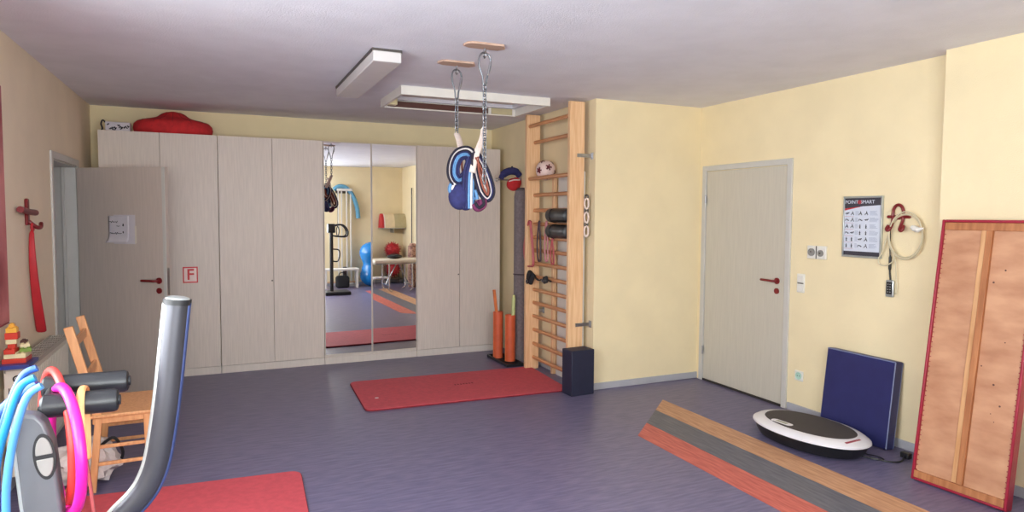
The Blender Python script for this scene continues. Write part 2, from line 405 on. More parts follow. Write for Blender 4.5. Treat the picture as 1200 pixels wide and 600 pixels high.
# ------------------------------------------------------------------ wardrobes
WY = 7.08; WH = 2.356
def wardrobe(x0, x1, label, mirror=False, lock=None):
    r = thing('wardrobe', label, 'wardrobe', (x0, WY, 0), group='row of tall wardrobes')
    W = x1 - x0
    b = MB(); b.box(.001, W - .001, .02, .475, .075, WH)
    b.build('body', 'ward_side', r)
    MB().box(.001, W - .001, .006, .03, 0, .074).build('plinth', 'ward_side', r, bev=.002)
    for k in (0, 1):
        a = .002 + k * W / 2; e = a + W / 2 - .004
        if not mirror:
            dd = MB().box(a, e, -.001, .018, .078, WH + .001).build('door', 'ward', r, bev=.0015)
            if lock == k or (lock == 'c' and k == 0):
                MB().cyl((e - .012 if lock == 'c' else a + .025, -.001, .915), (e - .012 if lock == 'c' else a + .025, -.006, .915), .008).build('lock', 'dark_steel', dd)
        else:
            dd = MB(); f = .006
            dd.box(a, e, .004, .018, .098, WH - .004)
            dd.box(a, a + f, -.004, .004, .098, WH - .004); dd.box(e - f, e, -.004, .004, .098, WH - .004)
            dd.box(a + f, e - f, -.004, .004, .098, .105); dd.box(a + f, e - f, -.004, .004, WH - .011, WH - .004)
            dd = dd.build('door', 'ward_side', r)
            mm = MB().box(-(e - a) / 2 + f, (e - a) / 2 - f, -.001, .001, .106, WH - .0115).build('mirror_pane', 'mirror', dd, smooth=0)
            mm.location = ((a + e) / 2, .0005, 0)
            if k == 1: mm.rotation_euler = (math.radians(.10), 0, math.radians(.95))
            mm['label'] = 'tall mirror glass'
    return r
wardrobe(-.998, .004, 'ash grey wardrobe behind the open door, red F sign on it')
wardrobe(.006, 1.006, 'ash grey two-door wardrobe just left of the mirrored one', lock='c')
wardrobe(1.008, 2.010, 'wardrobe with two full-height mirror doors', mirror=True)
wardrobe(2.012, 3.015, 'ash grey wardrobe at the right end beside the wall bars', lock='c')
# F sign
s = thing('letter_sign', 'small white sign with red border and red letter F', 'sign', (-.257, WY - .002, .998))
MB().box(-.066, .066, -.003, 0, -.078, .078).build('panel', 'sign_white', s)
b = MB(); b.box(-.066, .066, -.0045, -.003, .066, .078); b.box(-.066, .066, -.0045, -.003, -.078, -.066)
b.box(-.066, -.055, -.0045, -.003, -.066, .066); b.box(.055, .066, -.0045, -.003, -.066, .066); b.build('border', 'red_sign', s)
text('letter', 'F', .15, 'red_sign', s, (0, -.004, -.002), (PI / 2, 0, 0), 1.0, .002)
# box and red beanbag on the wardrobes
s = thing('storage_box', 'small white box with black scrawled pattern on the wardrobe', 'box', (-.845, 7.22, WH + .001), (0, 0, math.radians(2)))
MB().box(-.10, .10, -.08, .10, 0, .085).build('body', 'paper', s, bev=.003)
b = MB(); random.seed(5)
for k in range(13):
    x = -.085 + k * .0135 + random.uniform(-.003, .003); z = random.uniform(.02, .065)
    b.tube(sm([(x, -.081, z), (x + .01, -.081, z + random.uniform(-.02, .018)), (x + random.uniform(-.012, .02), -.081, z + random.uniform(-.02, .02))], 4), .0045, 6)
b.build('scrawl_print', 'ink', s)
MB().tube(sm([(-.10, .0, .08), (-.125, .0, .105), (-.14, .0, .07), (-.13, 0, .03), (-.14, 0, .008)], 5), .007, 8).build('cord_loop', 'ink', s)
b = MB()
prof = [(.001, 0), (.31, .0), (.345, .025), (.352, .06), (.345, .10), (.315, .128), (.23, .150), (.15, .172), (.105, .205), (.06, .226), (.02, .234), (.001, .235)]
b.lathe(prof, 48, Matrix.Diagonal((1, .62, 1, 1)))
r = thing('floor_cushion', 'domed red fabric cushion with a raised peak lying on the wardrobe', 'cushion', (-.385, 7.315, WH + .001))
b.build('cushion_cover', 'red_fabric', r)
b = MB()
for k in range(12):
    a = 2 * PI * k / 12
    b.tube(sm([(rr * math.cos(a), rr * math.sin(a) * .62, z + .001) for rr, z in ((.352, .06), (.315, .128), (.23, .150), (.15, .172), (.105, .205), (.06, .226))], 4), .0022, 5)
b.build('seam', 'red_mat_side', r)

# ------------------------------------------------------------------ floor lane stripes (thin sheets) and gym mats
lane = math.tan(math.radians(43))
def stripe(x0, x1, mname, label, g):
    # slanted far end: y = 4.60 - (3.51-x)*.93
    def ye(x): return 4.60 - (3.51 - x) * .93
    b = MB(); b.prism([(x0, .55), (x1, .55), (x1, ye(x1)), (x0, ye(x0))], .0002, .0022)
    tag(b.build('floor_strip', mname, smooth=0), label, 'floor strip')
stripe(3.262, 3.50, 'strip_tan', 'tan strip of flooring nearest the closed door, slanted end', 0)
stripe(2.992, 3.26, 'strip_grey', 'grey floor strip between the red and the tan strips', 0)
stripe(2.76, 2.99, 'strip_red', 'red strip of flooring alongside the grey strip', 0)

def gym_mat(corners, label, ctr, rr=.08):
    # corners: ordered quad on the floor, rounded
    P = [Vector((x, y, 0)) for x, y in corners]; poly = []
    n = len(P)
    for i in range(n):
        a, b_, c_ = P[i - 1], P[i], P[(i + 1) % n]
        u = (a - b_).normalized(); v = (c_ - b_).normalized()
        s0 = b_ + u * rr; s1 = b_ + v * rr
        for k in range(9):
            t_ = k / 8; q = (1 - t_) ** 2 * s0 + 2 * t_ * (1 - t_) * b_ + t_ * t_ * s1
            poly.append((q.x - ctr[0], q.y - ctr[1]))
    r = thing('gym_mat', label, 'mat', (ctr[0], ctr[1], 0))
    MB().prism(poly, .0005, .010).build('mat_edge', 'red_mat_side', r)
    MB().prism([(x * .996, y * .996) for x, y in poly], .010, .016).build('mat_top', 'red_mat', r, bev=.002)
    return r
m1 = gym_mat([(1.06, 5.24), (2.90, 5.16), (2.96, 6.12), (1.10, 6.20)], 'long red gym mat lying in front of the wall bars', (2.0, 5.68))
MB().cyl((-.78, -.12, .0162), (-.78, -.12, .0168), .017, 20).build('label_dot', 'c_white', m1)
b = MB()
for k in range(7): b.box(-.02 + k * .028, -.005 + k * .028, .02, .05, .0161, .0165)
b.build('embossed_marks', 'red_mat_side', m1)
gym_mat([(-1.0, 3.13), (.40, 3.22), (.44, 4.16), (-.95, 4.26)], 'red gym mat at the front beside the exercise machine', (-.3, 3.7))

# ------------------------------------------------------------------ ceiling: lamp, hatch, hooks
r = thing('ceiling_lamp', 'long white box-shaped fluorescent lamp on the ceiling', 'ceiling lamp', (1.0, 4.85, HC), (0, 0, 0))
MB().box(-.102, .092, -.68, .72, -.018, 0).build('base_plate', 'dark_steel', r, bev=.002)
MB().box(-.096, .086, -.685, .725, -.083, -.016).build('diffuser', 'lamp_white', r, bev=.006)
r = thing('loft_hatch', 'white-framed loft hatch set in the ceiling', 'hatch', (2.05, 5.645, HC))
fx, fy, ft = .655, .345, .025; z0 = -.072
b = MB(); b.box(-fx, fx, -fy - ft, -fy, z0, 0); b.box(-fx, fx, fy, fy + ft, z0, 0); b.box(-fx - ft, -fx, -fy - ft, fy + ft, z0, 0); b.box(fx, fx + ft, -fy - ft, fy + ft, z0, 0)
b.build('hatch_frame', 'white_paint', r, bev=.002)
MB().box(-.60, .60, -.295, .295, .03, .05).build('hatch_panel', 'ward_side', r)
MB().box(-.62, .36, .325, .3449, -.062, -.012).build('hatch_rail', 'brown_brick', r)
MB().box(.40, .62, .33, .3449, -.062, -.005).build('hatch_block', 'khaki', r, bev=.003)
MB().box(-.64, -.56, .22, .29, -.06, .03).build('hatch_latch', 'cream_brick', r, bev=.003)

def ceiling_hook(y, label):
    r = thing('ceiling_hook', label, 'ceiling hook', (1.515, y, HC))
    poly = [(-.125, -.03), (-.10, -.055), (.105, -.06), (.14, .01), (.11, .06), (-.085, .062), (-.132, .03)]
    MB().prism(poly, -.014, 0).build('mounting_plate', 'plate_wood', r, bev=.003)
    b = MB().cyl((0, 0, -.024), (0, 0, -.045), .008, 12); b.torus((0, 0, -.062), .018, .0055, 'x', 24, 8); b.build('eye_bolt', 'steel', r)
    return r
ceiling_hook(4.33, 'octagonal wooden ceiling plate with eye bolt, nearer the loft hatch')
ceiling_hook(3.81, 'larger-looking wooden ceiling plate with eye bolt, nearer the camera')
def snap(y, label, a, h=.185, z=HC - .062):
    r = thing('carabiner', label, 'carabiner', (1.515, y, z), (0, 0, a))
    pts = sm([(0, 0, .012), (.026, 0, .002), (.040, 0, -.03), (.037, 0, -.075), (.016, 0, -.135), (.010, 0, -h + .008), (0, 0, -h), (-.010, 0, -h + .008), (-.016, 0, -.135), (-.037, 0, -.075), (-.040, 0, -.03), (-.026, 0, .002)], 6, True)
    MB().tube(pts, .0058, 8, closed=True).build('body', 'chain', r)
    MB().cyl((.039, 0, -.035), (.019, 0, -.125), .0066, 10).build('gate', 'chrome', r)
    return r
snap(4.33, 'steel carabiner on the hook nearer the loft hatch', .3)
snap(3.81, 'steel carabiner on the hook nearer the camera', .1)
def chain_mesh(x, y, z0, n, pitch=.030, drift=0):
    b = MB()
    for i in range(n):
        z = z0 - i * pitch - .02; R = Matrix.Translation((x + drift * i, y, z)) @ Matrix.Rotation((i % 2) * PI / 2 + .4, 4, 'Z')
        pts = []
        for k in range(16):
            a = 2 * PI * k / 16; pts.append((.0125 * math.cos(a), 0, .013 * math.sin(a) + (.009 if math.sin(a) > 0 else -.009)))
        b.tube(pts, .0036, 6, closed=True, T=R)
    return b
tag(chain_mesh(1.515, 4.33, HC - .243, 8).build('chain', 'chain'), 'short steel chain from the carabiner nearer the loft hatch', 'chain')
tag(chain_mesh(1.515, 3.81, HC - .243, 20).build('chain', 'chain'), 'long steel chain with its loose end beside the cloth swing', 'chain')

# fabric swing: folded striped cloth hung from cream webbing
sw = thing('hanging_swing', 'folded blue striped cloth swing hanging from ceiling chains', 'swing', (1.5, 4.05, 1.8))
def strands(path, cols, width, r, closed=False, axis=(0, 1, 0), spread=.3):
    """bundle of coloured strands laid side by side: a folded band of striped cloth"""
    b = MB(); P = [Vector(p) - Vector((1.5, 4.05, 1.8)) for p in sm(path, 7, closed)]
    n = len(P); k = len(cols)
    for j, cn in enumerate(cols):
        off = (j - (k - 1) / 2) / k
        pts = []
        for i, p in enumerate(P):
            t_ = (P[(i + 1) % n] - P[i - 1]) if closed or 0 < i < n - 1 else (P[min(i + 1, n - 1)] - P[max(i - 1, 0)])
            t_.normalize(); a = Vector(axis); nn = t_.cross(a).normalized()
            pts.append(p + nn * off * width + a * (math.cos(off * PI) - .6) * -spread * width + Vector((0, 0, 0)))
        b.use(cn).tube(pts, r, 8, closed=closed, flat=1.7)
    return b
L1 = [(1.492, 4.05, 2.000), (1.430, 4.05, 1.985), (1.395, 4.05, 1.925), (1.392, 4.05, 1.855), (1.425, 4.05, 1.812), (1.470, 4.05, 1.830), (1.505, 4.05, 1.885), (1.518, 4.05, 1.950)]
strands(L1, ['c_navy', 'c_navy', 'c_blue', 'c_blue', 'c_navy', 'c_black', 'c_white', 'c_black'], -.085, .0075, True).build('left_fold', None, sw)
strands([(1.44, 4.08, 1.96), (1.45, 4.09, 1.88), (1.485, 4.085, 1.85)], ['c_brown', 'c_white', 'c_brown'], .05, .012).build('inner_fold', None, sw)
R1 = [(1.528, 4.0, 1.985), (1.575, 4.0, 1.925), (1.618, 4.0, 1.835), (1.638, 4.0, 1.75), (1.612, 4.0, 1.705), (1.570, 4.0, 1.745), (1.540, 4.0, 1.83), (1.524, 4.0, 1.92)]
strands(R1, ['c_black', 'c_navy', 'c_white', 'c_black', 'c_brown'], -.052, .0072, True).build('right_fold', None, sw)
strands([(1.535, 4.02, 1.95), (1.56, 4.02, 1.86), (1.60, 4.02, 1.77)], ['c_brown', 'c_white', 'c_brown'], .05, .010).build('inner_fold', None, sw)
C1 = [(1.53, 4.03, 1.96), (1.498, 4.02, 1.87), (1.488, 4.01, 1.75), (1.492, 4.02, 1.64)]
strands(C1, ['c_navy', 'c_navy', 'c_blue', 'c_white', 'c_blue', 'c_navy'], .085, .0115).build('centre_fold', None, sw)
b = MB(); b.sphere((-.062, .0, -.085), .075, (1, .8, 1.15)); b.sphere((-.02, 0, -.125), .05, (1, .8, 1))
b.build('bunched_cloth', 'navy_cloth', sw)
strands([(1.40, 4.05, 1.80), (1.385, 4.05, 1.76), (1.42, 4.05, 1.715)], ['c_blue', 'c_white', 'c_blue'], .05, .011).build('side_fold', None, sw)
strands([(1.528, 4.02, 1.76), (1.545, 4.02, 1.70)], ['c_blue', 'c_blue', 'c_white'], .06, .013).build('lower_fold', None, sw)
strands([(1.52, 4.0, 1.675), (1.545, 4.0, 1.645), (1.578, 4.0, 1.665), (1.575, 4.0, 1.70)], ['c_wine', 'c_black', 'c_wine'], .045, .014).build('tail_fold', None, sw)
b = MB(); O = Vector((1.5, 4.05, 1.8))
b.tube([Vector(p) - O for p in sm([(1.516, 4.33, 2.155), (1.505, 4.25, 2.10), (1.475, 4.1, 1.99)], 5)], .011, 8, flat=2); b.build('strap', 'webbing', sw)
b = MB(); b.tube([Vector(p) - O for p in sm([(1.513, 3.82, 2.17), (1.542, 3.9, 2.10), (1.540, 3.98, 2.02), (1.524, 4.0, 1.95), (1.50, 3.985, 1.87)], 5)], [.004] * 3 + [.013] * 18, 8, flat=1.6); b.build('strap', 'webbing', sw)

# ------------------------------------------------------------------ wall bars
wb = thing('wall_bars', 'tall pine wall bars standing against the side of the recess', 'wall bars', (2.95, 5.65, 0))
ox, oy = 2.95, 5.65
sx0, sx1 = 2.875 - ox, 3.025 - ox
for ya in (5.19, 6.085):
    MB().box(sx0, sx1, ya - oy - .022, ya - oy + .022, 0.001, 2.615).build('upright', 'pine', wb, bev=.004)
yA, yB = 5.212 - oy, 6.063 - oy
for z, fwd in ((2.495, 1), (2.335, 0), (1.965, 1), (1.80, 0), (1.645, 0), (1.505, 0), (1.37, 0), (1.235, 0), (1.10, 0), (.965, 0), (.83, 0), (.695, 0), (.555, 0), (.415, 0), (.27, 0), (.125, 0)):
    x = (2.905 if fwd else 2.965) - ox
    MB().tube([(x, yA, z), (x, yB, z)], .019, 14, flat=.75, up=(0, 0, 1)).build('rung', 'pine_y', wb)
for ya in (5.19, 6.085):
    for z in (2.135, .60):
        b = MB(); s_ = -1 if ya < 5.5 else 1; y_ = ya - oy + s_ * .026
        b.box(.0, XP - ox, y_ - .003, y_ + .003, z - .016, z + .016); b.box(XP - ox - .006, XP - ox, y_ - .02, y_ + .02, z - .03, z + .03)
        for dx in (.02, .05): b.cyl((dx, y_ - s_ * -.003, z), (dx, y_ + s_ * .008, z), .007, 10)
        b.build('bracket', 'steel', wb)
# things behind / on the bars
r = thing('white_board', 'white board standing behind the wall bars against the wall', 'board', (3.08, 5.5, 0))
MB().box(-.008, .008, -.25, .25, .08, 2.0).build('panel', 'lid', r, bev=.003)
MB().box(-.014, .014, -.27, .26, .0, .08).build('rail', 'white_paint', r, bev=.003)
r = tag(MB().box(-.02, .02, -.02, .02, 0, 1.96).build('wooden_pole', 'pine', bev=.004), 'square wooden pole behind the wall bars beside the white board', 'pole', loc=(3.06, 5.80, 0))
# football
bl = thing('football', 'pale football with dark red patches resting on a wall bar rung', 'ball', (2.992, 5.87, 2.045))
MB().sphere((0, 0, 0), .100, seg=32, rings=20).build('ball_skin', 'leather_ball', bl)
phi = (1 + 5 ** .5) / 2
ico = [Vector(v).normalized() for v in [(0, s1, s2 * phi) for s1 in (-1, 1) for s2 in (-1, 1)] + [(s1, s2 * phi, 0) for s1 in (-1, 1) for s2 in (-1, 1)] + [(s2 * phi, 0, s1) for s1 in (-1, 1) for s2 in (-1, 1)]]
Rb = Matrix.Rotation(.35, 3, 'Z') @ Matrix.Rotation(.5, 3, 'Y')
for v in ico:
    v = Rb @ v; q = v.to_track_quat('Z', 'Y').to_matrix(); b = MB()
    ring0 = [q @ Vector((.036 * math.cos(2 * PI * k / 5), .036 * math.sin(2 * PI * k / 5), .0965)) for k in range(5)]
    cen = v * .1026
    vv = [tuple(p.normalized() * .1015) for p in ring0] + [tuple(cen)] + [tuple(p.normalized() * .094) for p in ring0]
    b._add(vv, [(i, (i + 1) % 5, 5) for i in range(5)] + [(i, (i + 1) % 5, 6 + (i + 1) % 5, 6 + i) for i in range(5)])
    b.build('patch', 'ball_patch', bl)
def foam_roll(z, label):
    r = thing('foam_roll', label, 'foam roll', (2.915, 5.40, z), group='black foam rolls on the wall bars')
    b = MB().tube([(0, -.175, 0), (0, -.165, 0), (0, .195, 0), (0, .215, 0)], [.05, .064, .066, .05], 24); b.build('roll', 'black_foam', r)
    MB().torus((0, .12, 0), .0665, .003, 'y', 24, 6).build('band', 'black_plastic', r)
    MB().torus((0, .22, 0), .03, .004, 'y', 20, 6).build('end_loop', 'pale_plastic', r)
foam_roll(1.595, 'upper of two black foam rolls held on the wall bars')
foam_roll(1.445, 'lower of two black foam rolls held on the wall bars')
# hanging exercise bands
def hang_band(y, z1, w, label, col, r=.007, x=2.90, z0=1.53, dx=0):
    pts = sm([(0, 0, 0), (-.006, w * .25, -.02), (dx, w * .9, -(z0 - z1) * .6), (dx, w * .55, -(z0 - z1) * .96), (dx, 0, -(z0 - z1)), (dx, -w * .45, -(z0 - z1) * .93), (dx, -w * .3, -(z0 - z1) * .5), (-.006, -w * .12, -.04)], 6, True)
    b = MB().tube(pts, r, 8, closed=True, flat=1.5)
    tag(b.build('exercise_band', col), label, 'exercise band', 'exercise bands over the wall bars', loc=(x, y, z0))
M['band_red'] = mat('band_dusty_red', rgb(176, 82, 84), .55, var=.08)
M['band_dark'] = mat('band_dark', rgb(70, 52, 60), .6, var=.08)
M['band_rose'] = mat('band_rose', rgb(196, 128, 132), .55, var=.08)
hang_band(6.02, 1.075, .16, 'long looped dusty red band over the rungs by the far upright', 'band_red', .009, x=2.90)
hang_band(5.86, 1.14, .06, 'dark looped band beside the long red band on the bars', 'band_dark', .008, x=2.925)
hang_band(5.70, 1.15, .05, 'rose looped band hanging left of the foam rolls', 'band_rose', .007, x=2.925)
hang_band(5.585, 1.13, .05, 'dark red looped band hanging under the foam rolls', 'band_red', .007, x=2.93, z0=1.37)
# ankle cuffs strapped round a rung
def cuff(y, label, T2, sc=1):
    r = thing('ankle_cuff', label, 'ankle cuff', (2.93, y, .965), T2)
    b = MB(); b.box(-.045 * sc, .0, -.055 * sc, .055 * sc, -.07 * sc, .055 * sc); b.build('pad', 'black_rubber', r, bev=.018, seg=3)
    MB().box(-.052 * sc, -.04 * sc, -.018, .018, -.075 * sc, .06 * sc).build('strap', 'black_plastic', r, bev=.003)
    MB().torus((-.055 * sc, 0, -.05 * sc), .016, .003, 'x', 16, 6).build('ring', 'steel', r)
cuff(6.03, 'large black ankle cuff tied on a rung near the far upright', (.5, 0, .2), 1.0)
cuff(5.70, 'small black ankle cuff on the rung, middle of the wall bars', (1.3, 0, 0), .65)
tag(MB().tube(sm([(0, 5.98, .975), (-.012, 5.86, .945), (0, 5.75, .97), (.0, 5.62, .955)], 6), .007, 8, flat=1.8).build('connecting_strap', 'black_plastic'), 'black strap joining the two ankle cuffs along the rung', 'strap', loc=(2.93, 0, 0))
# rope loops hanging at the near upright
def rope_hook(z, label):
    r = thing('snap_hook', label, 'snap hook', (3.045, 5.155, z), group='snap hooks hanging beside the wall bars')
    pts = sm([(0, 0, .05), (.018, 0, .03), (.018, 0, -.02), (0, 0, -.045), (-.018, 0, -.02), (-.018, 0, .03)], 6, True)
    MB().tube(pts, .009, 8, closed=True).build('hook_body', 'webbing', r)
    MB().torus((0, 0, .066), .016, .007, 'y', 16, 6).build('swivel', 'dark_steel', r)
rope_hook(1.70, 'upper snap hook hanging on the near upright')
rope_hook(1.575, 'middle snap hook hanging on the near upright')
rope_hook(1.45, 'lower snap hook hanging on the near upright')
# foam block in front of near upright
r = thing('foam_block', 'upright dark navy padded block at the foot of the wall bars', 'foam block', (2.925, 5.06, 0), (0, 0, math.radians(4)))
MB().box(-.12, .12, -.075, .085, 0, .405).build('pad', 'navy_foam', r, bev=.006)
b = MB()
for x_, y_ in ((-.115, -.07), (.115, -.07)): b.cyl((x_, y_, .01), (x_, y_, .4), .003, 6)
b.build('seam', 'piping', r)

# ------------------------------------------------------------------ objects in the recess gap
r = thing('boot_tray', 'black ribbed tray holding the orange tubes on the floor', 'tray', (2.875, 6.50, 0))
b = MB().box(-.13, .05, -.27, .27, .0, .012); b.box(-.14, -.125, -.28, .28, 0, .03); b.box(.045, .06, -.28, .28, 0, .03); b.box(-.125, .045, -.28, -.265, 0, .03); b.box(-.125, .045, .265, .28, 0, .03)
for k in range(9): b.box(-.12, .04, -.24 + k * .058, -.225 + k * .058, .012, .018)
b.build('tray_body', 'black_plastic', r, bev=.003)
def otube(x, y, label, h=.51, ra=.055):
    r = thing('storage_tube', label, 'tube', (x, y, .019), group='orange tubes on the black tray')
    b = MB(); b.lathe([(ra, 0), (ra, h), (ra - .006, h), (ra - .006, .01), (.001, .01)], 24); b.build('tube_wall', 'orange', r)
    MB().box(-ra * 1.02, -ra * .9, -.008, .008, .0, h).build('ridge', 'orange2', r)
otube(2.805, 6.63, 'orange upright tube nearer the wardrobe on the tray')
otube(2.862, 6.43, 'orange upright tube nearer the wall bars on the tray', .50, .056)
tag(MB().tube([(0, 0, 0), (-.085, -.0, .74)], [.016, .016], 10, flat=1.6).build('wooden_bat', 'orange2'), 'flat orange stick leaning out of the orange tube', 'stick', loc=(2.835, 6.615, .035))
tag(MB().tube([(0, 0, 0), (-.0, 0, .66), (0, 0, .70)], [.02, .02, .012], 12).build('foam_stick', 'pale_green'), 'pale green foam stick standing in the orange tube', 'stick', loc=(2.875, 6.42, .035), rot=(0, math.radians(2), 0))
r = thing('rolled_mat', 'tall grey felt roll standing between wardrobe and wall bars', 'rolled mat', (3.018, 6.50, 0))
b = MB().tube([(0, 0, 0), (0, 0, 1.80), (0, 0, 1.86), (0, 0, 1.885)], [.078, .078, .068, .03], 28); b.build('roll', 'grey_felt', r)
pts = [(.03 * math.cos(a) * (a / 6), .03 * math.sin(a) * (a / 6), 1.889) for a in [k * .5 for k in range(26)]]
MB().tube(pts, .003, 5).build('roll_spiral', 'band_dark', r)
MB().tube([(.080 * math.cos(k * PI / 12), .080 * math.sin(k * PI / 12), .95) for k in range(24)], .006, 6, closed=True).build('tie', 'band_dark', r)
# hook on recess wall with cap-like navy roll and red cloth
r = thing('wall_hook', 'thin metal rod hook sticking out of the recess wall', 'hook', (XP, 6.72, 1.985))
MB().cyl((0, 0, 0), (-.27, 0, 0), .007, 10).torus((-.285, 0, .0), .016, .005, 'y', 16, 6).build('rod', 'steel', r)
MB().box(-.006, 0, -.03, .03, -.03, .03).build('plate', 'steel', r)
r = thing('navy_cap', 'dark navy arched cap hanging on the metal rod hook', 'cap', (2.985, 6.70, 1.995))
b = MB(); b.tube(sm([(-.125, 0, -.005), (-.10, 0, .045), (-.03, 0, .085), (.05, 0, .085), (.105, 0, .04)], 6), [.012] + [.03] * 5 + [.042] * 14 + [.036] * 5, 14); b.build('cap_body', 'navy_cloth', r)
MB().sphere((.01, 0, .133), .012).build('button', 'black_plastic', r)
r = thing('hanging_cloth', 'bright red cloth bundle with white trim under the navy cap', 'cloth', (3.01, 6.69, 1.965))
b = MB(); b.sphere((0, 0, -.03), .075, (1.1, .8, .95)); b.sphere((.03, 0, -.01), .06, (1, .9, 1)); b.build('bundle', 'red_fabric', r)
MB().tube(sm([(-.065, -.02, .0), (-.02, -.052, .018), (.05, -.05, .02)], 6), .007, 8).build('trim_edge', 'c_white', r)

# ------------------------------------------------------------------ right wall items
def on_right(y, z): return Matrix.Translation((XR, y, z)) @ Matrix.Rotation(-PI / 2, 4, 'Z')   # local: x to the right (-Y world), -y out of the wall, z up
def rthing(name, label, cat, y, z, group=None):
    r = thing(name, label, cat, group=group); r.matrix_world = on_right(y, z); return r
r = rthing('control_panel', 'wide white plastic double control panel beside the poster', 'wall control', 3.71, 1.318)  # wall panel of uncertain use, built with two dials, no switches
MB().box(-.088, .088, -.02, 0, -.052, .052).build('housing', 'lid', r, bev=.005)
MB().cyl((-.042, -.02, 0), (-.042, -.032, 0), .03, 24).build('dial', 'pale_plastic', r)
MB().cyl((.042, -.02, -.005), (.042, -.028, -.005), .026, 24).build('dial', 'pale_plastic', r)
b = MB()
for x_, z_ in ((-.042, .004), (.042, -.004)): b.cyl((x_, -.032, z_), (x_, -.034, z_), .006, 10)
b.box(-.004, .004, -.022, -.02, -.05, .05); b.build('marks', 'dark_steel', r)
r = rthing('light_switch', 'white double light switch beside the closed door', 'light switch', 3.862, 1.06)
MB().box(-.038, .038, -.010, 0, -.076, .076).build('surround', 'lid', r, bev=.004)
for z_ in (.037, -.037): MB().box(-.029, .029, -.017, -.010, z_ - .029, z_ + .029).build('rocker', 'lid', r, bev=.004)
MB().box(-.029, .029, -.0125, -.010, -.004, .004).build('divider', 'dark_steel', r)
r = rthing('power_socket', 'white wall socket low beside the closed door frame', 'socket', 3.853, .305)
MB().box(-.041, .041, -.010, 0, -.041, .041).build('surround', 'lid', r, bev=.004)
b = MB().cyl((0, -.010, 0), (0, -.013, 0), .029, 28).torus((0, -.013, 0), .027, .003, 'y', 28, 6); b.build('socket_insert', 'socket_green', r)
b = MB()
for x_ in (-.01, .01): b.cyl((x_, -.0132, 0), (x_, -.014, 0), .004, 10)
b.build('pin_holes', 'ink', r)
# poster
r = rthing('exercise_poster', 'framed exercise chart with dark header and rows of small figures', 'poster', 3.322, 1.525)
pw, ph = .158, .224
fr = MB(); fr.box(-pw, pw, -.022, -.0, ph - .014, ph); fr.box(-pw, pw, -.022, 0, -ph, -ph + .014); fr.box(-pw, -pw + .010, -.022, 0, -ph + .014, ph - .014); fr.box(pw - .010, pw, -.022, 0, -ph + .014, ph - .014)
fr.build('frame', 'silver', r, bev=.002)
MB().box(-pw + .008, pw - .008, -.012, -.002, -ph + .012, ph - .012).build('sheet', 'poster_paper', r)
b = MB(); b._add([(-.150, -.0128, .212), (.150, -.0128, .212), (.150, -.0128, .158), (0, -.0128, .150), (-.150, -.0128, .135)], [(0, 1, 2, 3, 4)])
b.box(-.150, .150, -.0130, -.0122, -.212, -.180); b.build('header', 'poster_dark', r)
b = MB(); b._add([(-.150, -.0127, .1345), (-.02, -.0127, .1495), (-.02, -.0127, .146), (-.150, -.0127, .120)], [(0, 1, 2, 3)]); b.build('accent', 'poster_red', r)
text('title', 'POINT', .035, 'poster_paper', r, (-.092, -.0135, .181), (PI / 2, 0, 0), 1.05)
text('title', 'SMART', .035, 'poster_paper', r, (.038, -.0135, .181), (PI / 2, 0, 0), 1.05)
MB().torus((-.026, -.0135, .181), .011, .0035, 'y', 20, 6).sphere((-.026, -.0135, .181), .004, seg=8, rings=6).build('emblem', 'poster_red', r)
random.seed(11)
fig = MB(); ln = MB(); rd = MB()
def figure(cx, cz, s, pose):
    if pose == 0:   # lying / plank
        P = [[(-1, 0), (-.3, .25), (.5, .35), (1.0, .2)], [(-.3, .25), (-.2, -.4)], [(.5, .35), (.55, -.4)]]; h = (1.15, .45)
    elif pose == 1: # standing
        P = [[(0, .5), (0, -.1), (-.25, -1)], [(0, -.1), (.3, -1)], [(-.4, .2), (0, .4), (.45, .1)]]; h = (0, .85)
    elif pose == 2: # bridge
        P = [[(-1, -.4), (-.5, .5), (.3, .1), (.9, -.4)], [(.3, .1), (.6, .4)]]; h = (1.1, -.2)
    else:           # lunge
        P = [[(.1, .6), (0, 0), (-.7, -.4), (-.7, -.9)], [(0, 0), (.7, -.2), (.9, -.9)], [(.1, .5), (.6, .3)]]; h = (.15, .95)
    for q in P: fig.tube([(cx + a * s, -.0132, cz + c_ * s) for a, c_ in q], s * .17, 5)
    fig.sphere((cx + h[0] * s, -.0132, cz + h[1] * s), s * .24, seg=8, rings=6)
poses = [(0, 3), (2, 3), (3, 3), (2, 0), (1, 1), (1, 1)]
for row in range(6):
    z_ = .098 - row * .0475
    for cidx, cx in ((0, -.122), (1, -.09), (2, -.012), (3, .025)):
        figure(cx - (.006 if cidx in (0, 2) else -.006), z_, .0135, poses[(row + (cidx > 1) * 2) % 6][cidx % 2])
    for cx in (-.055, .062):
        for k in range(5):
            ww = .034 if cx < 0 else .07
            ln.box(cx - .004, cx - .004 + ww * random.uniform(.55, 1), -.0129, -.0122, z_ + .014 - k * .0065, z_ + .0163 - k * .0065)
    rd.box(-.148, -.072, -.0129, -.0122, z_ - .0225, z_ - .0212)
fig.build('figures', 'ink', r); ln.build('print_lines', 'poster_lines', r); rd.build('rule_lines', 'poster_red', r)
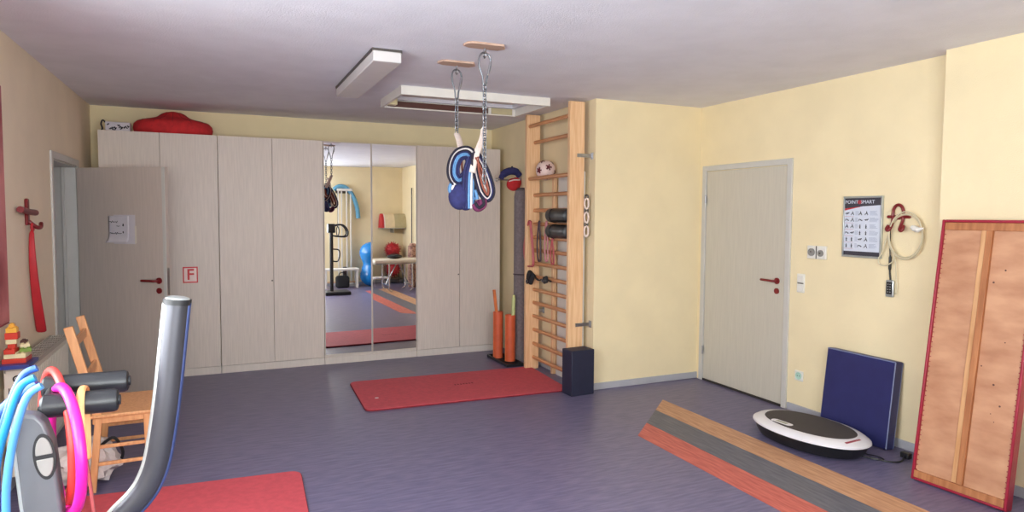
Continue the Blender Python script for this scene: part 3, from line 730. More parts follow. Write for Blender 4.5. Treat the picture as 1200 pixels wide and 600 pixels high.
# red hook, looped cable, remote on a lanyard
r = rthing('wall_hook', 'dark red double-arched wall hook beside the poster', 'hook', 3.045, 1.60)
b = MB(); b.tube(sm([(-.055, -.035, -.06), (-.06, -.05, -.085), (-.047, -.052, -.095), (-.035, -.045, -.08), (-.036, -.02, -.03), (-.038, -.016, .03), (-.026, -.016, .068), (0, -.016, .083), (.026, -.016, .068), (.038, -.016, .03), (.036, -.02, -.03), (.035, -.045, -.08), (.047, -.052, -.095), (.06, -.05, -.085), (.055, -.035, -.06)], 5), .0105, 10)
b.build('hook_arch', 'red_plastic', r)
MB().tube([(-.075, -.016, 0), (.085, -.016, 0)], .011, 10).build('crossbar', 'red_plastic', r)
MB().cyl((0, 0, 0), (0, -.012, 0), .02, 20).build('wall_rose', 'red_plastic', r)
M['cable_cream'] = mat('cable_cream', rgb(206, 196, 166), .5, var=.03)
cab = rthing('power_cable', 'coiled cream cable with a plug hanging on the red hook', 'cable', 3.045, 1.60)
def ringpts(cx, cz, rx, rz, y, n=40, a0=0, a1=2 * PI): return [(cx + rx * math.cos(a0 + (a1 - a0) * k / n), y, cz + rz * math.sin(a0 + (a1 - a0) * k / n)) for k in range(n + (0 if a1 - a0 > 6.28 else 1))]
b = MB()
b.tube(ringpts(.07, -.135, .125, .155, -.035), .0042, 8, closed=True)
b.tube(ringpts(.078, -.125, .118, .160, -.046), .0044, 8, closed=True)
b.tube(ringpts(.064, -.130, .118, .145, -.026), .0044, 8, closed=True)
b.tube(sm([(-.045, -.03, -.10), (-.075, -.03, -.17), (-.10, -.03, -.25), (-.125, -.03, -.30), (-.115, -.03, -.335), (-.07, -.03, -.34), (-.02, -.03, -.31), (0, -.03, -.24)], 6), .0045, 8)
b.tube(sm([(0, -.035, -.28), (.012, -.03, -.40), (.014, -.025, -.52), (.0, -.02, -.53)], 6), .003, 6)
b.build('cable_loops', 'cable_cream', cab)
b = MB(); b.cyl((.135, -.045, -.075), (.165, -.05, -.085), .020, 16); b.tube([(.165, -.05, -.085), (.205, -.05, -.075)], [.02, .006], 12); b.cyl((.12, -.045, -.068), (.135, -.045, -.075), .0145, 12)
b.build('plug', 'lid', cab)
rem = rthing('remote_control', 'small silver remote with dark keypad hanging on a black lanyard', 'remote', 3.087, 1.105)
b = MB().box(-.031, .031, -.022, -.004, -.066, .054); b.build('case', 'silver', rem, bev=.012, seg=3)
MB().box(-.022, .022, -.0235, -.020, -.046, .040).build('keypad', 'black_plastic', rem, bev=.006)
b = MB()
for i in range(2):
    for j in range(4): b.cyl((-.008 + i * .016, -.0235, .024 - j * .018), (-.008 + i * .016, -.0248, .024 - j * .018), .0045, 8)
b.build('buttons', 'silver', rem)
b = MB(); b.tube(sm([(-.004, -.03, .43), (-.006, -.028, .33), (-.002, -.02, .21), (-.006, -.014, .12), (0, -.012, .05)], 6), [.0075] * 7 + [.004] * 5 + [.0095] * 6 + [.006] * 7, 8); b.build('lanyard', 'black_plastic', rem)

# leaning blue mat
r = thing('blue_gym_mat', 'square dark blue padded mat leaning against the yellow wall', 'mat', (4.165, 3.24, 0), (0, math.radians(6.5), 0))
MB().box(-.032, .045, -.275, .275, .005, .612).build('mat_cover', 'blue_mat', r, bev=.008, seg=3)
b = MB(); b.tube([(-.030, -.272, .012), (-.030, -.272, .606)], .004, 6); b.tube([(-.030, -.272, .606), (-.030, .272, .606)], .004, 6); b.tube([(.043, -.272, .012), (.043, -.272, .606)], .004, 6)
b.build('piping', 'piping', r)

# vibration plate
vp = thing('vibration_plate', 'white oval vibration plate with black deck on the floor', 'vibration plate', (3.785, 3.30, 0), (0, 0, math.radians(-87)))
def outline(L, W, n=64, p=2.15, nose=.06):
    out = []
    for k in range(n):
        a = 2 * PI * k / n; c_, s_ = math.cos(a), math.sin(a)
        x = L * math.copysign(abs(c_) ** (2 / 2.0), c_); y = W * math.copysign(abs(s_) ** (2 / p), s_)
        x += nose * math.copysign(1, c_) * abs(c_) ** 8 * 0
        out.append((x, y))
    return out
Lh, Wh = .425, .265
def ring(L, W, z, p=2.2): return [(x, y, z) for x, y in outline(L, W, p=p)]
MB().loft([ring(Lh - .05, Wh - .03, .016), ring(Lh - .025, Wh - .018, .045), ring(Lh - .012, Wh - .012, .085), ring(Lh, Wh, .097)]).build('base', 'black_plastic', vp)
MB().loft([ring(Lh + .006, Wh + .006, .097), ring(Lh + .004, Wh + .004, .108), ring(Lh - .03, Wh - .02, .128), ring(Lh - .085, Wh - .055, .137)]).build('top_shell', 'white_plastic', vp)
MB().loft([ring(Lh - .088, Wh - .058, .1372), ring(Lh - .092, Wh - .062, .141)]).build('deck', 'deck', vp)
b = MB().prism([(x * 1 - .10, y - .155) for x, y in rrect(-.085, .085, -.028, .028, .025)], .1375, .1425); b.build('display_panel', 'white_plastic', vp, bev=.002)
MB().box(-.145, -.055, -.172, -.142, .1425, .1438).build('display', 'display', vp)
for x_ in (-.24, .24):
    for y_ in (-.10, .10): MB().cyl((x_, y_, 0), (x_, y_, .03), .03, 16).build('foot', 'black_rubber', vp)
b = MB(); Tt = Matrix.Translation((.365, -.04, .1325)) @ Matrix.Rotation(math.radians(-87 + 180 + 180), 4, 'Z') @ Matrix.Identity(4)
Tt = Matrix.Translation((.366, -.04, .1322)) @ Matrix.Rotation(math.radians(9), 4, 'Y')
for k in range(7): b.box(-.006, .006, -.075 + k * .0215, -.058 + k * .0215, 0, .0016, T=Tt)
b.box(.008, .010, -.075, .072, 0, .0016, T=Tt)
b.build('logo_print', 'logo', vp)
# cable and plug of the plate
r = thing('floor_cable', 'black cable with connector running from the plate to the wall', 'cable', (0, 0, 0))
b = MB(); b.tube(sm([(3.87, 3.04, .05), (3.89, 2.97, .006), (3.93, 2.90, .006), (3.96, 2.82, .006), (4.03, 2.79, .006), (4.10, 2.815, .012), (4.14, 2.835, .018)], 7), .0055, 8)
b.tube(sm([(3.88, 3.06, .04), (3.95, 2.99, .006), (3.98, 2.92, .006), (3.97, 2.86, .006), (3.925, 2.87, .006), (3.90, 2.93, .006)], 7), .004, 8)
b.build('cable_run', 'black_plastic', r)
MB().box(4.125, 4.165, 2.80, 2.86, .0, .038).build('connector', 'black_plastic', r, bev=.005)

# leaning bench top with plywood back
A = Vector((3.862, 2.585, 0.0)); hgt = 1.635
e1 = Vector((-.0, -1, 0)); 
TL = Vector((4.065, 2.60, 1.59)); BLp = Vector((3.845, 2.585, .005))
BRdir = Vector((.03, -.517, 0)); W_ = BRdir.length
ux = BRdir.normalized(); uz = (TL - BLp); Hh = uz.length - .006
uz = uz - ux * uz.dot(ux); uz.normalize(); uy = uz.cross(ux).normalized()   # uy points ...
if uy.x < 0: uy = -uy          # towards the wall
Tb = Matrix(((ux.x, uy.x, uz.x, BLp.x), (ux.y, uy.y, uz.y, BLp.y), (ux.z, uy.z, uz.z, BLp.z), (0, 0, 0, 1)))
bb = thing('bench_top', 'large plywood panel with dark red padded edges leaning on the wall', 'bench top'); bb.matrix_world = Tb
e = .016
MB().box(e, W_ - e, .004, .016, e, Hh - e).build('plywood_panel', 'ply', bb)
def bar(name, x0, x1, z0, z1, y0=-.0, y1=.05): return MB().box(x0, x1, y0 - .008, y1, z0, z1).build(name, 'red_vinyl', bb, bev=.005)
bar('padded_edge', 0, e, 0, Hh, -.004); bar('padded_edge', W_ - e, W_, 0, Hh, -.004); bar('padded_edge', e, W_ - e, 0, e, -.004); bar('padded_edge', e, W_ - e, Hh - e, Hh, -.004)
MB().box(0.004, W_ - .004, .017, .052, .004, Hh - .012).build('padding', 'red_vinyl', bb, bev=.006)
MB().box(W_ * .5 - .004, W_ * .5 + .030, -.016, .004, .06, Hh - .062).build('brace', 'brace', bb, bev=.002)
MB().box(W_ * .5 - .034, W_ * .5 - .004, -.006, .004, .06, Hh - .062).build('brace', 'ply_light', bb, bev=.002)
MB().box(e, W_ - e, -.012, .004, e, .058).build('brace', 'brace', bb, bev=.002)
MB().box(e, W_ - e, -.004, .004, Hh - .062, Hh - e).build('brace', 'brace', bb, bev=.002)
b = MB(); n = 52
for k in range(n):
    z_ = .03 + (Hh - .06) * k / (n - 1)
    for x_ in (e + .006, W_ - e - .006): b.box(x_ - .003, x_ + .003, -.0005, .0045, z_ - .001, z_ + .004)
b.build('stitching', 'red_vinyl', bb)
# knots
random.seed(2); b = MB()
for k in range(10):
    x_, z_ = random.uniform(.30, .48), random.uniform(.15, 1.45)
    b.cyl((x_, .0042, z_), (x_, .0035, z_), random.uniform(.003, .007), 10)
b.build('knots', 'brown_brick', bb)

# ------------------------------------------------------------------ left wall items
def on_left(y, z): return Matrix.Translation((XL, y, z)) @ Matrix.Rotation(PI / 2, 4, 'Z')  # local x -> +Y, -y -> +X (out)
r = thing('wall_hook', 'dark red cross-armed wall hook on the left wall', 'hook'); r.matrix_world = on_left(5.10, 1.60)
MB().box(-.028, .028, -.018, 0, -.085, .085).build('hook_plate', 'red_plastic', r, bev=.015, seg=3)
b = MB().tube([(-.25, -.030, .015), (-.03, -.026, -.0), (.12, -.028, -.005)], .020, 10); b.build('arm', 'red_plastic', r)
b = MB().tube(sm([(.0, -.015, -.06), (.01, -.05, -.095), (.06, -.065, -.10), (.105, -.06, -.075)], 5), .013, 10); b.build('lower_hook', 'red_plastic', r)
b = MB(); prof = [(0, -.03, -.11, .010), (-.03, -.028, -.16, .015), (-.04, -.026, -.30, .022), (-.02, -.024, -.45, .028), (.03, -.022, -.62, .033), (.10, -.02, -.78, .037), (.11, -.02, -.80, .036)]
rings = []
for x_, y_, z_, w_ in prof: rings.append([(x_ - .006, y_ - w_ * 1.5, z_), (x_ + .006, y_ - w_ * 1.5, z_), (x_ + .010, y_ + .012, z_), (x_ - .006, y_ + .012, z_)])
b.loft(rings); r = thing('exercise_band', 'long bright red rubber band hanging from the left wall hook', 'exercise band'); r.matrix_world = on_left(5.10, 1.60)
b.build('band', 'red_strap', r, sub=1)
MB().torus((.0, -.035, -.098), .022, .008, 'y', 18, 8).build('knot', 'red_strap', r)
r = thing('wall_picture', 'red-toned picture at the left edge on the left wall', 'picture'); r.matrix_world = on_left(4.0, 1.63)
MB().box(-.6, .60, -.018, 0, -.66, .68).build('canvas', 'picture_red', r, bev=.003)
MB().box(-.605, .605, -.014, 0, -.67, -.66).build('frame_edge', 'red_vinyl', r)
# radiator
rd_ = thing('radiator', 'white panel radiator with top grille under the red band', 'radiator', (XL, 4.93, 0))
x0, x1, ya, yb, zt = .045, .135, -.555, .53, .735
b = MB().box(x0, x1, ya + .012, yb - .012, .14, zt - .02)
n = 30
for k in range(n):
    y_ = ya + .03 + (yb - ya - .06) * k / (n - 1); b.box(x1, x1 + .005, y_ - .009, y_ + .009, .17, zt - .05)
b.build('panel', 'radiator', rd_, bev=.002)
MB().box(x0 - .01, x1 + .006, ya, ya + .012, .13, zt).build('side_cover', 'radiator', rd_, bev=.004)
MB().box(x0 - .01, x1 + .006, yb - .012, yb, .13, zt).build('side_cover', 'radiator', rd_, bev=.004)
b = MB()
b.box(x0 - .01, x0 + .0, ya, yb, zt - .02, zt + .004); b.box(x1 - .004, x1 + .006, ya, yb, zt - .02, zt + .004)
for k in range(6): b.box(x0 + .008 + k * .013, x0 + .013 + k * .013, ya, yb, zt - .012, zt + .002)
for k in range(14): y_ = ya + (yb - ya) * k / 13; b.box(x0, x1, y_ - .006, y_ + .006, zt - .01, zt + .004)
b.build('grille', 'grille', rd_)
b = MB().torus((x0 + .05, ya - .003, zt - .055), .016, .004, 'y', 20, 6); b.sphere((x0 + .05, ya - .003, zt - .055), .006, seg=10, rings=6); b.build('vent_plug', 'black_plastic', rd_)
b = MB()
for k in range(6): b.box(x0 + .01 + k * .014, x0 + .015 + k * .014, ya - .003, ya, zt - .155, zt - .105)
b.build('vent_slots', 'dark_steel', rd_)
for y_ in (ya + .15, yb - .15):
    MB().box(0, x0, y_ - .02, y_ + .02, .3, .6).build('bracket', 'radiator', rd_)
# toy bricks on the radiator
bt = thing('toy_tray', 'flat blue tray on the radiator end under the toy bricks', 'tray', (-1.04, 4.44, zt + .0045))
MB().box(-.07, .075, -.10, .12, 0, .022).build('tray_body', 'blue_brick', bt, bev=.003)
def brick(x, y, z, w, d_, h, col, label, a=0):
    r = thing('toy_brick', label, 'toy brick', (-1.04 + x, 4.44 + y, zt + .0045 + .022 + z), (0, 0, a), group='toy bricks stacked on the radiator')
    MB().box(-w / 2, w / 2, -d_ / 2, d_ / 2, 0, h).build('block', col, r, bev=.002)
    b = MB(); nx = max(1, round(w / .03)); ny = max(1, round(d_ / .03))
    for i in range(nx):
        for j in range(ny):
            cx = -w / 2 + (i + .5) * w / nx; cy = -d_ / 2 + (j + .5) * d_ / ny; b.cyl((cx, cy, h), (cx, cy, h + .006), .008, 10)
    b.build('studs', col, r)
S_ = .0282
brick(-.005, .02, 0, .11, .13, .026, 'red_brick', 'wide red toy brick at the bottom of the stack')
brick(-.002, .02, .0265, .10, .12, .026, 'cream_brick', 'wide cream toy brick on the bottom red one')
brick(-.025, .0, .053, .05, .09, .026, 'red_brick', 'red toy brick left of the green one')
brick(.03, .04, .053, .055, .09, .020, 'green_brick', 'olive green toy brick at the side of the stack', .25)
brick(-.02, .0, .0795, .035, .04, .026, 'red_brick', 'small red toy brick low in the tower')
brick(.028, .045, .0735, .045, .06, .022, 'cream_brick', 'cream toy brick on the green one', .2)
brick(-.02, .0, .106, .05, .05, .026, 'cream_brick', 'cream toy brick halfway up the tower')
brick(.022, .055, .096, .03, .04, .018, 'brown_brick', 'small dark brown toy brick beside the tower')
brick(-.018, .0, .1325, .06, .055, .036, 'red_brick', 'red toy brick near the top of the tower')
brick(-.018, .0, .169, .05, .05, .026, 'yellow_brick', 'yellow toy brick below the topmost')
brick(-.018, .0, .1955, .026, .03, .020, 'yellow_brick', 'small yellow toy brick topmost of the tower')

# ------------------------------------------------------------------ wooden chair
ch = thing('wooden_chair', 'light wooden chair with leaning ladder back beside the radiator', 'chair', (-.52, 4.55, 0), (0, 0, math.radians(2)))
# local: back at -x, front +x
def post(p0, p1, w_, d_, name='leg', m='beech'):
    a, b_ = Vector(p0), Vector(p1); t_ = (b_ - a).normalized(); sy = Vector((0, 1, 0)); nx_ = t_.cross(sy).normalized()
    rings = [[tuple(p + nx_ * u * w_ / 2 + sy * v * d_ / 2) for u, v in ((-1, -1), (1, -1), (1, 1), (-1, 1))] for p in (a, b_)]
    return MB().loft(rings).build(name, m, ch, bev=.004)
for y_ in (-.225, .215):
    post((-.135, y_, .44), (-.262, y_, .96), .046, .03, 'back_post')
    post((-.13, y_, .43), (-.17, y_, 0), .036, .03)
    post((.11, y_, .43), (.12, y_, 0), .036, .03)
for z_, h_ in ((.86, .05), (.66, .05)):
    x_ = -.135 - (z_ - .44) * .244
    MB().box(x_ - .009, x_ + .009, -.21, .20, z_ - h_ / 2, z_ + h_ / 2).build('back_slat', 'beech', ch, bev=.003)
MB().box(-.17, .14, -.25, .24, .43, .45).build('seat', 'beech', ch, bev=.006)
MB().box(-.16, .13, -.235, -.215, .395, .43).build('apron', 'beech', ch, bev=.003)
MB().box(-.16, .13, .205, .225, .395, .43).build('apron', 'beech', ch, bev=.003)
for y_ in (-.225, .215):
    for z_ in (.16, .26):
        x_ = -.13 - (.43 - z_) * .09
        MB().box(x_, .115, y_ - .008, y_ + .008, z_ - .010, z_ + .010).build('stretcher', 'beech', ch, bev=.003)
# crumpled bag on the floor near chair
b = MB(); b.sphere((0, 0, .13), .15, (1.15, .9, .85), seg=28, rings=18)
random.seed(4)
for v in b.bm.verts:
    n_ = .018 * math.sin(v.co.x * 60 + v.co.z * 45) + .014 * math.sin(v.co.y * 75 - v.co.z * 50); v.co += (v.co - Vector((0, 0, .13))).normalized() * n_
    v.co.z = max(v.co.z, .002)
r = thing('plastic_bag', 'crumpled white bag on the floor below the chair', 'bag', (-.74, 4.50, 0))
b.build('bag_body', 'c_white', r)
b = MB(); b.tube(sm([(.08, -.03, .22), (.15, -.03, .26), (.19, 0, .16), (.165, .02, .08)], 6), .009, 8); b.build('handle', 'black_plastic', r)

# ------------------------------------------------------------------ exercise machine in the foreground
xm = thing('exercise_machine', 'grey gym machine with black foam rollers and a tall curved tube', 'exercise machine', (-.38, 2.3, 0))
def L(p): return (p[0] + .38, p[1] - 2.3, p[2])
# tall curved tube
tp = sm([(-.122, 2.3, 1.325), (-.130, 2.3, 1.253), (-.156, 2.3, 1.021), (-.184, 2.3, .842), (-.209, 2.3, .764), (-.240, 2.3, .715), (-.285, 2.3, .67), (-.33, 2.3, .62)], 8)
MB().tube([L(p) for p in tp], .037, 28, flat=1.0, up=(0, 1, 0)).build('curved_tube', 'tube_grey', xm)
for off, nm, cn in ((-.0315, 'silver_rail', 'silver'), (.031, 'blue_rail', 'tube_blue')):
    pts = []
    for i, p in enumerate(tp):
        a, c_ = Vector(tp[max(i - 1, 0)]), Vector(tp[min(i + 1, len(tp) - 1)]); t_ = (c_ - a).normalized()
        nn = Vector((0, 1, 0)).cross(t_).normalized()
        if nn.x < 0: nn = -nn
        pts.append(L(Vector(p) + nn * off + Vector((0, -.008, -.01 if i == 0 else 0))))
    MB().tube(pts, .010, 10).build(nm, cn, xm)
capd = (Vector(tp[0]) - Vector(tp[1])).normalized(); q0 = Vector(L(tp[0]))
MB().cyl(q0 - capd * .012, q0 + capd * .005, .041, 32).build('end_gasket', 'gasket', xm)
MB().tube([q0 + capd * .004, q0 + capd * .009, q0 + capd * .013], [.037, .034, .022], 32).build('end_cap', 'silver', xm)
# foam rollers
def roller(x0, x1, y, z, r_=.036):
    MB().tube([L((x0, y, z)), L((x0 + .008, y, z)), L((x1 - .012, y, z)), L((x1 - .003, y, z)), L((x1, y, z))], [r_ * .8, r_, r_, r_ * .9, r_ * .7], 28).build('foam_roller', 'black_foam', xm)
    MB().cyl(L((x1 - .004, y, z)), L((x1 + .005, y, z)), r_ * .45, 16).build('roller_cap', 'black_plastic', xm)
roller(-.495, -.268, 2.37, 1.068, .034); roller(-.475, -.282, 2.25, 1.040, .034)
# side arm with grip pads
prof = [(.035, 0), (.105, 0), (.050, .78), (.036, .95), (.018, 1.012), (.000, 1.036), (-.045, 1.044), (-.060, 1.030), (-.042, .78)]
ax_ = -.470 + .38
Ta = Matrix.Translation((ax_, -.10, 0)) @ Matrix.Rotation(PI / 2, 4, 'X')
b = MB(); b.prism(prof, -.03, .03, T=Ta); b.build('side_arm', 'grey_plastic', xm, bev=.010, seg=3)
b = MB(); b.tube([(ax_ + .006, -.124, .3), (ax_ - .042, -.124, .78), (ax_ - .058, -.124, 1.01), (ax_ - .052, -.124, 1.036)], .0055, 8); b.build('edge_trim', 'silver', xm)
tl = math.atan(.0833)
Tp = Matrix.Translation((ax_ + .016, -.128, .918)) @ Matrix.Rotation(-tl, 4, 'Y') @ Matrix.Rotation(PI / 2, 4, 'X')
for s_ in (1, -1):
    pts = [(.020 * math.cos(a), s_ * (.006 + .050 * math.sin(a))) for a in [PI * k / 20 for k in range(21)]]
    if s_ < 0: pts = pts[::-1]
    MB().prism(pts, 0, .006, T=Tp).build('touch_pad', 'pale_plastic', xm, bev=.002)
MB().prism([(.027 * math.cos(a), .066 * math.sin(a)) for a in [2 * PI * k / 40 for k in range(40)]], -.002, .003, T=Tp).build('pad_bezel', 'gasket', xm, bev=.001)
# lower frame out of view: joins everything and stands on the floor
MB().tube([L((-.462, 2.225, 1.035)), L((-.462, 2.39, 1.072))], .018, 12).build('roller_axle', 'black_plastic', xm)
b = MB()
b.tube([L(p) for p in sm([(-.33, 2.3, .62), (-.37, 2.31, .5), (-.40, 2.32, .3), (-.41, 2.32, .05)], 6)], .034, 16)
b.tube([L((-.482, 2.23, .35)), L((-.40, 2.32, .35))], .022, 12)
b.tube([L((-.70, 2.32, .03)), L((-.12, 2.32, .03))], .03, 16); b.tube([L((-.41, 2.05, .03)), L((-.41, 2.65, .03))], .03, 16)
b.build('base_frame', 'tube_grey', xm)

# hoops and bands hung on the rollers
def hoop(c, R, r_, yaw, tilt, col, label, arc=None, grp='hoops hanging on the machine rollers', sy=1.0):
    o = MB(); 
    if arc: o.torus((0, 0, 0), R, r_, 'x', 64, 12, arc=arc, sy=sy)
    else: o.torus((0, 0, 0), R, r_, 'x', 72, 12, sy=sy)
    tag(o.build('exercise_hoop', col), label, 'hoop', grp, loc=c, rot=(tilt, 0, yaw)); return 
hoop((-.420, 2.250, .9085), .180, .0145, math.radians(22), 0, 'magenta', 'magenta hoop hanging over the front black roller')
hoop((-.468, 2.385, .9035), .21, .0115, math.radians(21), 0, 'orange_red', 'orange-red hoop hanging over the rear black roller')
def noodle(pts, r_, col, label):
    P = [Vector(p) for p in sm(pts, 8)]; o = P[-1].copy(); o.z = 0
    q = MB().tube([p - o for p in P], r_, 14)
    tag(q.build('foam_noodle', col), label, 'foam noodle', 'bent blue foam noodles beside the machine', loc=tuple(o))
noodle([(-.463, 2.14, 1.150), (-.498, 2.14, 1.125), (-.530, 2.14, 1.028), (-.553, 2.14, .934), (-.562, 2.14, .822), (-.560, 2.14, .6), (-.54, 2.14, .3), (-.51, 2.14, .015)], .0105, 'cyan', 'cyan foam noodle bent over, outermost of those left of the grey arm')
noodle([(-.440, 2.10, 1.135), (-.475, 2.10, 1.105), (-.503, 2.10, 1.01), (-.520, 2.10, .915), (-.528, 2.10, .812), (-.525, 2.10, .6), (-.50, 2.10, .3), (-.47, 2.10, .015)], .0100, 'lightblue', 'pale blue foam noodle bent over, closest to the grey arm')
noodle([(-.475, 2.22, 1.160), (-.510, 2.22, 1.138), (-.548, 2.22, 1.04), (-.570, 2.22, .94), (-.578, 2.22, .82), (-.575, 2.22, .5), (-.56, 2.22, .015)], .0100, 'blue', 'deeper blue foam noodle behind the cyan one')
noodle([(-.505, 2.36, 1.085), (-.559, 2.36, 1.045), (-.605, 2.35, 1.00), (-.66, 2.34, .93), (-.70, 2.33, .7), (-.70, 2.33, .3), (-.69, 2.33, .015)], .0165, 'blue', 'dark blue foam noodle slanting out at the far left edge')

# orange band looped over the front roller
b = MB(); pts = sm([(0, 0, .045), (0, -.040, .028), (0, -.046, -.03), (.006, -.046, -.12), (.012, -.040, -.155), (.006, .0, -.13), (0, .046, -.03), (0, .042, .028)], 6, True)
b.tube(pts, .0055, 8, closed=True, flat=1.9, up=None)
r = tag(b.build('exercise_band', 'band_orange'), 'pale orange band looped over the front foam roller', 'exercise band', loc=(-.372, 2.25, 1.040))
tag(MB().tube(sm([(0, 0, 0), (.012, 0, -.12), (.022, 0, -.30), (.03, 0, -.5)], 6), .005, 8, flat=1.4).build('exercise_band', 'band_red'), 'narrow reddish band tail hanging under the orange loop', 'exercise band', loc=(-.362, 2.205, .885))
r = tag(MB().box(-.05, .05, -.04, .04, 0, .05).build('wooden_block', 'orange2', bev=.006), 'small orange and wood block low behind the magenta hoop', 'block', loc=(-.76, 4.31, 0.0))

# ------------------------------------------------------------------ rear of the room, seen in the mirrors
r = thing('pulley_tower', 'tall white pulley frame at the rear wall, seen in the mirror', 'pulley machine', (2.55, YR + .12, 0))
for x_ in (-.13, -.06, .05, .14): MB().box(x_ - .014, x_ + .014, -.02, .02, .06, 2.10).build('upright', 'white_paint', r, bev=.003)
MB().box(-.16, .17, -.05, .06, 2.10, 2.15).build('top_beam', 'white_paint', r, bev=.004)
MB().box(-.17, .18, -.09, .16, 0, .06).build('base', 'white_paint', r, bev=.004)
MB().box(-.045, .035, -.03, .05, .08, .42).build('weight_stack', 'dark_steel', r, bev=.003)
MB().cyl((-.16, .08, 2.1), (-.16, .08, 1.32), .004, 6).build('cable', 'black_plastic', r)
MB().tube(sm([(-.16, .08, 1.32), (-.13, .08, 1.22), (-.16, .08, 1.1), (-.19, .08, 1.22)], 5, True), .01, 8, closed=True).build('grip', 'black_plastic', r)
r = thing('peanut_ball', 'blue peanut-shaped gym ball standing by the rear wall, mirrored', 'gym ball', (3.08, YR + .40, 0))
prof = [(.001, 0)] + [(.245 * math.sin(a), .24 - .24 * math.cos(a)) for a in [PI * k / 16 for k in range(1, 11)]]
prof += [(.185, .46), (.18, .50), (.19, .54)] + [(.255 * math.sin(a), .74 - .24 * math.cos(a)) for a in [PI * k / 16 for k in range(6, 16)]] + [(.001, .98)]
MB().lathe(prof, 48).build('ball_body', 'peanut_blue', r)
MB().cyl((0, -.25, .74), (0, -.262, .74), .014, 12).build('valve', 'black_plastic', r)
b = MB(); b.tube(sm([(2.33, YR + .1, 2.13), (2.45, YR + .1, 2.20), (2.60, YR + .1, 2.17), (2.74, YR + .1, 2.0), (2.83, YR + .1, 1.75), (2.86, YR + .1, 1.50)], 8), .048, 16)
o = b.build('foam_noodle', 'noodle'); tag(o, 'pale blue foam noodle arched over a bracket on the rear wall', 'foam noodle')
r = thing('wall_bracket', 'dark metal bracket under the blue noodle on the rear wall', 'bracket', (2.50, YR, 2.10))
MB().box(-.12, .16, 0, .16, 0, .012).box(-.12, .16, 0, .012, -.05, .012).build('shelf_plate', 'dark_steel', r)
# vibration trainer with column
r = thing('vibration_trainer', 'black upright trainer with column and handles, seen in the mirror', 'trainer', (2.03, .90, 0))
MB().box(-.15, .34, -.22, .22, 0, .07).build('base', 'black_plastic', r, bev=.02, seg=3)
MB().tube([(0, 0, .06), (0, 0, 1.36)], .035, 14).build('column', 'black_plastic', r)
MB().box(-.07, .07, -.10, .06, 1.22, 1.40).build('console', 'black_plastic', r, bev=.015)
for s_ in (-1, 1):
    MB().tube(sm([(.04, s_ * .1, 1.36), (.20, s_ * .1, 1.38), (.30, s_ * .1, 1.27), (.27, s_ * .1, 1.15), (.04, s_ * .1, 1.16)], 5), .016, 10).build('handle', 'black_plastic', r)
MB().tube(sm([(.03, 0, .90), (.14, 0, .88), (.16, 0, .78), (.12, 0, .66), (.03, 0, .66)], 5), .013, 8).build('lower_handle', 'black_plastic', r)
# low white bench
r = thing('low_bench', 'low white bench at the rear wall, seen in the mirror', 'bench', (2.55, YR + .52, 0))
MB().box(-.55, .22, -.14, .14, .38, .42).build('seat', 'white_paint', r, bev=.005)
for x_ in (-.48, .18):
    for y_ in (-.1, .1): MB().box(x_ - .02, x_ + .02, y_ - .02, y_ + .02, 0, .38).build('leg', 'white_paint', r, bev=.003)
MB().box(-.46, .16, -.08, -.05, .1, .13).build('stretcher', 'pine', r)
r = thing('sports_bag', 'small black bag under the low white bench', 'bag', (2.43, YR + .52, 0))
MB().box(-.14, .14, -.1, .1, 0, .26).build('bag_body', 'black_rubber', r, bev=.05, seg=4)
MB().tube(sm([(-.08, 0, .25), (-.05, 0, .32), (.05, 0, .32), (.08, 0, .25)], 5), .01, 8).build('handle', 'black_plastic', r)
# therapy couch
r = thing('therapy_couch', 'low padded couch with chrome sled legs, seen in the mirror', 'couch', (3.58, 1.0, 0))
MB().box(-.58, .50, -.3, .3, .60, .66).build('padding', 'tan_skin', r, bev=.015, seg=3)
MB().box(-.56, .48, -.27, .27, .57, .60).build('frame', 'steel', r)
for x_ in (-.28, .2):
    b = MB(); sg = 1 if x_ > 0 else -1
    for y_ in (-.26, .26): b.tube(sm([(x_, y_, .58), (x_, y_, .14), (x_ - .0, y_, .06), (x_ - sg * .06, y_, .02)], 5), .016, 10)
    b.tube([(x_, -.26, .14), (x_, .26, .14)], .014, 10); b.build('leg', 'chrome', r)
b = MB(); b.tube([(-.28, 0, .14), (-.05, 0, .58)], .012, 8); b.tube([(.2, 0, .14), (-.02, 0, .58)], .012, 8); b.build('cross_strut', 'steel', r)
r = thing('gym_bag', 'flat black bag lying on the therapy couch', 'bag', (3.50, .95, .661))
b = MB(); b.sphere((0, 0, .045), .16, (1, .7, .28)); b.build('bag_body', 'black_rubber', r)
MB().tube(sm([(-.1, -.05, .06), (-.04, -.05, .10), (.05, -.05, .10), (.1, -.05, .06)], 5), .007, 6).build('handle', 'black_plastic', r)
r = thing('step_bench', 'small chrome and white step stool under the couch', 'stool', (3.33, .35, 0))
MB().box(-.16, .18, -.12, .12, .20, .235).build('tread', 'white_plastic', r, bev=.01)
for x_ in (-.13, .15):
    MB().tube(sm([(x_, -.11, .0), (x_, -.10, .20), (x_, .10, .20), (x_, .11, 0)], 4), .011, 8).build('leg', 'chrome', r)
